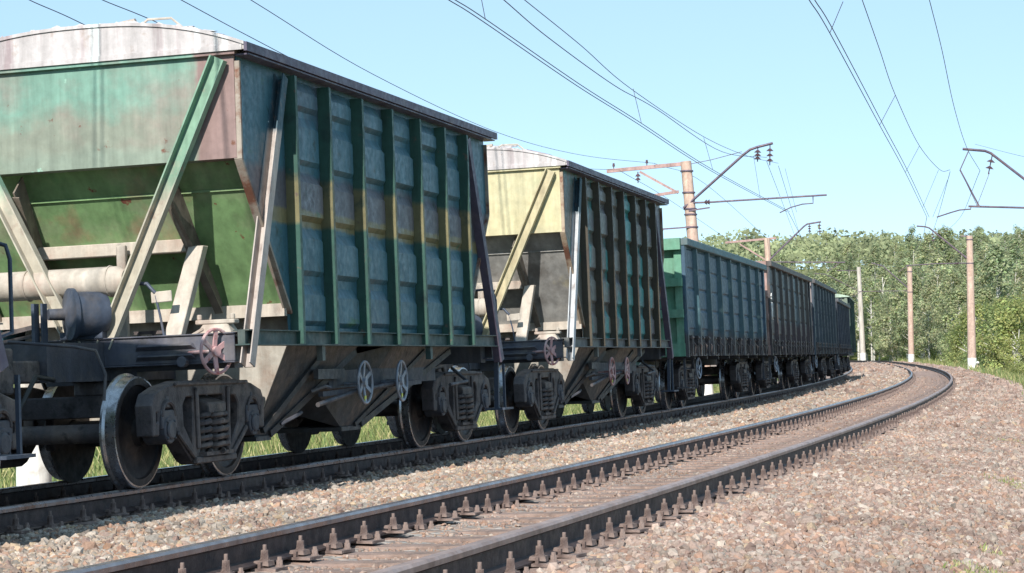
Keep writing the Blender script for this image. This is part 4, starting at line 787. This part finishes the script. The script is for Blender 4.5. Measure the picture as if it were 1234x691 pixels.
for i,(a,b) in enumerate(dr):
    mb=MB(); mb.tube([sight(*a),sight(*b)],.006,5); o=mb.obj('dropper',M['wire']); tag(o,'thin vertical dropper between '+('contact and carrying wire over the train' if a[0]<960 else 'contact and carrying wire over the empty track'),'wire','droppers of the train track wires' if a[0]<960 else 'droppers of the empty track wires')

# ------------------------------------------------ vegetation
def leaf_mat(name,cols,trans=.35):
    m=bpy.data.materials.new(name); m.use_nodes=True; nt=m.node_tree; L=nt.links.new; p=nt.nodes['Principled BSDF']; p.inputs['Roughness'].default_value=.65; p.inputs['Specular IOR Level'].default_value=.15
    a=nd(nt,'ShaderNodeAttribute',attribute_name='tint'); oi=nd(nt,'ShaderNodeObjectInfo'); cr=nd(nt,'ShaderNodeValToRGB'); e=cr.color_ramp.elements; e[0].color=(*cols[0],1); e[1].color=(*cols[-1],1)
    for i,c in enumerate(cols[1:-1]): x=e.new((i+1)/(len(cols)-1)); x.color=(*c,1)
    L(oi.outputs['Random'],cr.inputs[0]); mx=nd(nt,'ShaderNodeMix',data_type='RGBA',blend_type='MULTIPLY',i_0=1.0); L(cr.outputs[0],mx.inputs[6]); L(a.outputs['Color'],mx.inputs[7]); L(mx.outputs[2],p.inputs['Base Color'])
    tr=nd(nt,'ShaderNodeBsdfTranslucent'); L(mx.outputs[2],tr.inputs['Color']); ms=nd(nt,'ShaderNodeMixShader',i_0=trans); out=nt.nodes['Material Output']; L(p.outputs[0],ms.inputs[1]); L(tr.outputs[0],ms.inputs[2]); L(ms.outputs[0],out.inputs[0]); return m
M['leaf']=leaf_mat('birch_leaves',[(.38,.42,.24),(.42,.46,.26),(.33,.39,.23),(.48,.49,.30),(.38,.43,.23)],.5)
M['leaf2']=leaf_mat('bush_leaves',[(.36,.42,.18),(.44,.46,.17),(.32,.39,.18)],.5)
M['bark']=mat('birch_bark',(.62,.60,.55),[n1((.16,.14,.12),3,.52,.62,(1,1,3))],.85)
def crown(name,h,w,z0,ncl,nl,ls,m,shape='birch'):
    C=[]
    for i in range(ncl):
        t=rng.random()**.9; z=z0+(h-z0)*t; prof_=math.sin(PI*min(1,.12+t*.86))**.75*(1-.25*t) if shape=='birch' else math.sqrt(max(0,1-t*t))*.95+.1
        a=rng.uniform(0,2*PI); r=w*prof_*rng.uniform(.35,1)**.6; C.append((r*math.cos(a),r*math.sin(a),z,w*rng.uniform(.16,.36)))
    C=np.array(C); q=rng.integers(0,ncl,nl); dirs=rng.normal(size=(nl,3)); dirs/=np.linalg.norm(dirs,axis=1)[:,None]; rad=C[q,3]*rng.uniform(.35,1,nl)**.5
    P_=C[q,:3]+dirs*rad[:,None]*np.array([1,1,1.15]); 
    ct=P_-np.array([0,0,(h+z0)/2]); ct/=np.linalg.norm(ct,axis=1)[:,None]; nn=dirs+ct*.8+np.array([0,0,.55])+rng.normal(size=(nl,3))*.45; nn/=np.linalg.norm(nn,axis=1)[:,None]; a=np.cross(nn,rng.normal(size=(nl,3))); a/=np.linalg.norm(a,axis=1)[:,None]; b=np.cross(nn,a); s=ls*rng.uniform(.5,1.3,nl)[:,None]
    V=np.stack([P_-a*s,P_+b*s*.7,P_+a*s,P_-b*s*.7],1).reshape(-1,3); F_=np.arange(nl*4).reshape(-1,4)
    tint=np.repeat((rng.uniform(.62,1.3,(ncl,1))[q]*rng.uniform(.75,1.25,(nl,1)))*np.array([1,1,1])*(1+rng.uniform(-.1,.1,(nl,3))),4,0)
    me=bpy.data.meshes.new(name); me.from_pydata(V.tolist(),[],F_.tolist()); at_=me.attributes.new('tint','FLOAT_COLOR','POINT'); at_.data.foreach_set('color',np.concatenate([tint,np.ones((len(tint),1))],1).astype(np.float32).ravel()); me.materials.append(m); return me,C
def tree_kind(i,h,w,z0,ncl,nl,ls,m,shape,bare=False):
    cm,C=crown('crown',h,w,z0,ncl,nl,ls,m,shape); mb=MB(); lx=rng.uniform(-.3,.3)
    top=h*.93; pts=[(0,0,-1),(lx*.3,0,h*.3),(lx,.1,h*.62),(lx*.8,.2,top)]; rs=[.17,.13,.09,.03] if shape=='birch' else [.08,.06,.04,.02]
    for j in range(3): mb.cyl(pts[j],pts[j+1],rs[j],rs[j+1],7,False)
    for c in C[::2][:30]:
        zz=max(h*.15,c[2]-rng.uniform(.6,1.8)); t=zz/h; st=Vector((lx*min(1,t*1.4),.1*t,zz)); mb.cyl(st,Vector(c[:3]),.05 if not bare else .07,.018,5,False)
    return cm,mb.mesh('trunk',M['bark'])
kinds=[]
for i,(h,w,z0,ncl,nl,ls,bare) in enumerate([(11,2.5,2.4,50,4800,.145,0),(12.5,2.8,3.2,56,5200,.145,0),(10,2.9,1.5,56,5000,.145,0),(13,2.2,4.2,40,2400,.17,0),(12,2.2,4.5,30,1300,.16,1)]): kinds.append(tree_kind(i,h,w,z0,ncl,nl,ls,M['leaf'],'birch',bare))
bkinds=[tree_kind(9,h,w,.1,ncl,nl,ls,M['leaf2'],'bush') for (h,w,ncl,nl,ls) in((4.8,2.6,46,5600,.095),(3.6,2.4,36,4800,.09),(5.6,2.3,44,5600,.095))]
HK={k[0].name:max(v.co.z for v in k[0].vertices) for k in kinds+bkinds}
def plant_tree(kind,x,y,sc,name,lab,cat,grp,dz=0):
    z=float(ground_h(x,y)[0])-.15+dz; r=empty(name,Matrix.Translation((x,y,z))@Matrix.Rotation(random.uniform(0,6.28),4,'Z')@Matrix.Diagonal((sc*random.uniform(.9,1.12),sc*random.uniform(.9,1.12),sc*random.uniform(.92,1.1),1)))
    for nm,me in zip(('crown','trunk'),kind): o=bpy.data.objects.new(nm,me); COL.objects.link(o); o.parent=r
    tag(r,lab,cat,grp); return r
def sky_px(u):  # tops of the wooded ridge as height angle
    return np.interp(u,[880,905,940,1000,1040,1070,1125,1160,1190,1234,1300],[308,303,294,284,277,271,274,277,268,264,260])
cnt=0
def field(n,d0,d1,u0,u1,kset,smin,smax,name,lab,cat,grp,mind,cap=True):
    pts=[]
    tries=0
    while len(pts)<n and tries<n*60:
        tries+=1; dd=random.uniform(d0,d1); u=random.uniform(u0,u1); x=(u-617)/2512.8*dd; td=float(tdist(x,dd)[0])
        if (td>0 and td<5.5) or (td<=0 and td>-16): continue
        if td<0 and dd<200: continue
        if any((a-x)**2+(b-dd)**2<mind*mind for a,b in pts): continue
        pts.append((x,dd)); k=random.choice(kset); sc=random.uniform(smin,smax)
        if cap:
            top=H+ (424-sky_px(u)-random.uniform(-6,24))/2512.8*dd; zg=float(ground_h(x,dd)[0]); hk=HK[k[0].name]; sc=min(sc,max(.35,(top-zg)/hk/1.02))
        plant_tree(k,x,dd,sc,name,lab,cat,grp)
B1='birch tree of the wooded hill, one of many alike'
field(22,340,440,895,1300,kinds,1.1,1.6,'birch_tree',B1+' near its skyline','tree','birches along the skyline of the hill',4.5)
field(60,340,440,895,1300,kinds,.9,1.4,'birch_tree',B1+' high on the slope','tree','birches high on the slope',3.5)
field(70,255,340,905,1290,kinds,.85,1.2,'birch_tree',B1+' half way up the slope','tree','birches half way up the slope',3.2)
field(46,195,255,1000,1290,kinds[:3]+bkinds[2:],.7,1.0,'birch_tree','leafy birch at the foot of the wooded hill, one of many alike','tree','birches at the foot of the hill',3)
field(40,152,196,1030,1290,bkinds,.8,1.25,'bush','rounded leafy bush right of the tracks behind the posts, one of many alike','bush','bushes behind the posts',2.4)
field(12,110,150,1195,1290,bkinds,.35,.6,'bush','low bush beside the tall post on the right verge, one of several alike','bush','low bushes on the right verge',2)
# far wood closing the view behind the hill trees
def mass(name,lab,boxes,n,ls,m):
    P_=[];
    for (x0,x1,y0,y1,h0,h1,fr) in boxes:
        k=int(n*fr); x=rng.uniform(x0,x1,k);y=rng.uniform(y0,y1,k); hh=(h0+(h1-h0)*(.55+.9*vnoise(x,y,7,11)+.5*vnoise(x,y,3,12))); z=ground_h(x,y)+hh*rng.uniform(.25,1,k)**.6; td=tdist(x,y); kq=(np.abs(td)>9)&((td>0)|(td<-17)); P_.append(np.stack([x,y,z],1)[kq])
    P_=np.concatenate(P_); nl=len(P_); nn=rng.normal(size=(nl,3))*.6+np.array([0,-.7,.8]); nn/=np.linalg.norm(nn,axis=1)[:,None]; a=np.cross(nn,rng.normal(size=(nl,3))); a/=np.linalg.norm(a,axis=1)[:,None]; b=np.cross(nn,a); s=ls*rng.uniform(.6,1.4,nl)[:,None]
    V=np.stack([P_-a*s,P_+b*s*.7,P_+a*s,P_-b*s*.7],1).reshape(-1,3); t=(.85+.9*vnoise(P_[:,0],P_[:,1],6,4))*rng.uniform(.8,1.2,nl); tint=np.repeat(t[:,None]*np.ones(3),4,0)
    me=bpy.data.meshes.new(name); me.from_pydata(V.tolist(),[],np.arange(nl*4).reshape(-1,4).tolist()); at_=me.attributes.new('tint','FLOAT_COLOR','POINT'); at_.data.foreach_set('color',np.concatenate([tint,np.ones((len(tint),1))],1).astype(np.float32).ravel()); me.materials.append(m); o=bpy.data.objects.new(name,me); COL.objects.link(o); tag(o,lab,'wood' if 'wood' in name else 'grass',kind='stuff'); return o
mass('far_wood','dense birch wood filling the slope between the single trees',[(20,120,260,470,3,8.5,1)],60000,.42,M['leaf'])
# grass and weeds
M['grass']=vcol_mat('grass_blades',.7,0,5)
def blades(name,lab,n,sampler,hmin,hmax,wd,cols):
    x,y,z,hs=sampler(n); n=len(x); a=rng.uniform(0,2*PI,n); h=rng.uniform(hmin,hmax,n)*hs; lean=rng.normal(0,.28,(n,2))*h[:,None]; w_=wd*rng.uniform(.6,1.4,n); dx=np.cos(a)*w_;dy=np.sin(a)*w_
    V=np.stack([np.stack([x-dx,y-dy,z],1),np.stack([x+dx,y+dy,z],1),np.stack([x+dx*.7+lean[:,0]*.5,y+dy*.7+lean[:,1]*.5,z+h*.6],1),np.stack([x+lean[:,0],y+lean[:,1],z+h],1)],1).reshape(-1,3)
    c=np.array(cols)[rng.integers(0,len(cols),n)]*rng.uniform(.75,1.25,(n,1)); tint=np.repeat(c,4,0)
    me=bpy.data.meshes.new(name); me.from_pydata(V.tolist(),[],np.arange(n*4).reshape(-1,4).tolist()); at_=me.attributes.new('tint','FLOAT_COLOR','POINT'); at_.data.foreach_set('color',np.concatenate([tint,np.ones((len(tint),1))],1).astype(np.float32).ravel()); me.materials.append(M['grass']); o=bpy.data.objects.new(name,me); COL.objects.link(o); tag(o,lab,'grass',kind='stuff')
GC=[(.18,.23,.08),(.24,.27,.10),(.13,.18,.06),(.33,.32,.14),(.40,.36,.19),(.15,.20,.08),(.10,.14,.05)]
def samp_left(n):
    s=rng.uniform(5,95,n);u=-rng.uniform(15.0,42,n)**1.0; x,y,_=atv(s,u); z=ground_h(x,y)-.05; return x,y,z,.4+1.4*(vnoise(x,y,2.5,8)+.5)
def samp_lslope(n):
    s=rng.uniform(5,110,n);u=-rng.uniform(9.2,15,n); x,y,_=atv(s,u); z=np.maximum(bed_z(u,s),ground_h(x,y))-.03; return x,y,z,.4+1.1*(vnoise(x,y,2.5,8)+.5)
blades('meadow_grass','bright grass seen under the wagons on the far side of the train',60000,samp_left,.25,.6,.016,GC)
blades('meadow_grass','grass growing on the slope beyond the train track',50000,samp_lslope,.12,.38,.012,GC)
def samp_right(n):
    s=rng.uniform(35,260,n);u=rng.uniform(1.9,13,n); x,y,_=atv(s,u); z=np.maximum(np.where(u<7,bed_z(u,s),-9),ground_h(x,y))-.03; k=rng.random(n)<np.clip((u-1.8)/1.6,0,1)**1.5; x,y,z,u,s=x[k],y[k],z[k],u[k],s[k]; return x,y,z,(.5+1.2*(vnoise(x,y,3,9)+.5))*(.7+s/160)
blades('verge_grass','tall yellow green grass along the right edge of the ballast',90000,samp_right,.12,.38,.018,GC)
def samp_weeds(n):
    P_=[]
    for (cx,cy,r_,k) in((2.80,12.3,.16,.22),(2.60,11.9,.10,.05),(3.02,13.2,.12,.07),(4.6,19.3,.14,.16),(4.78,20,.14,.10),(4.45,18.8,.10,.05),(6.6,27.5,.3,.10),(8.0,34,.45,.10),(9.85,42,.6,.12)):
        m_=int(n*k); P_.append(np.stack([rng.normal(cx,r_*.7,m_),rng.normal(cy,r_*1.6,m_)],1))
    P_=np.concatenate(P_); x,y=P_.T; u=tdist(x,y); z=bed_z(u,0)-.01; return x,y,z,np.ones(len(x))
blades('weeds','sparse green weeds on the ballast in the lower right corner',3200,samp_weeds,.02,.08,.008,[(.24,.28,.10),(.33,.34,.14),(.18,.23,.08),(.36,.32,.18)])
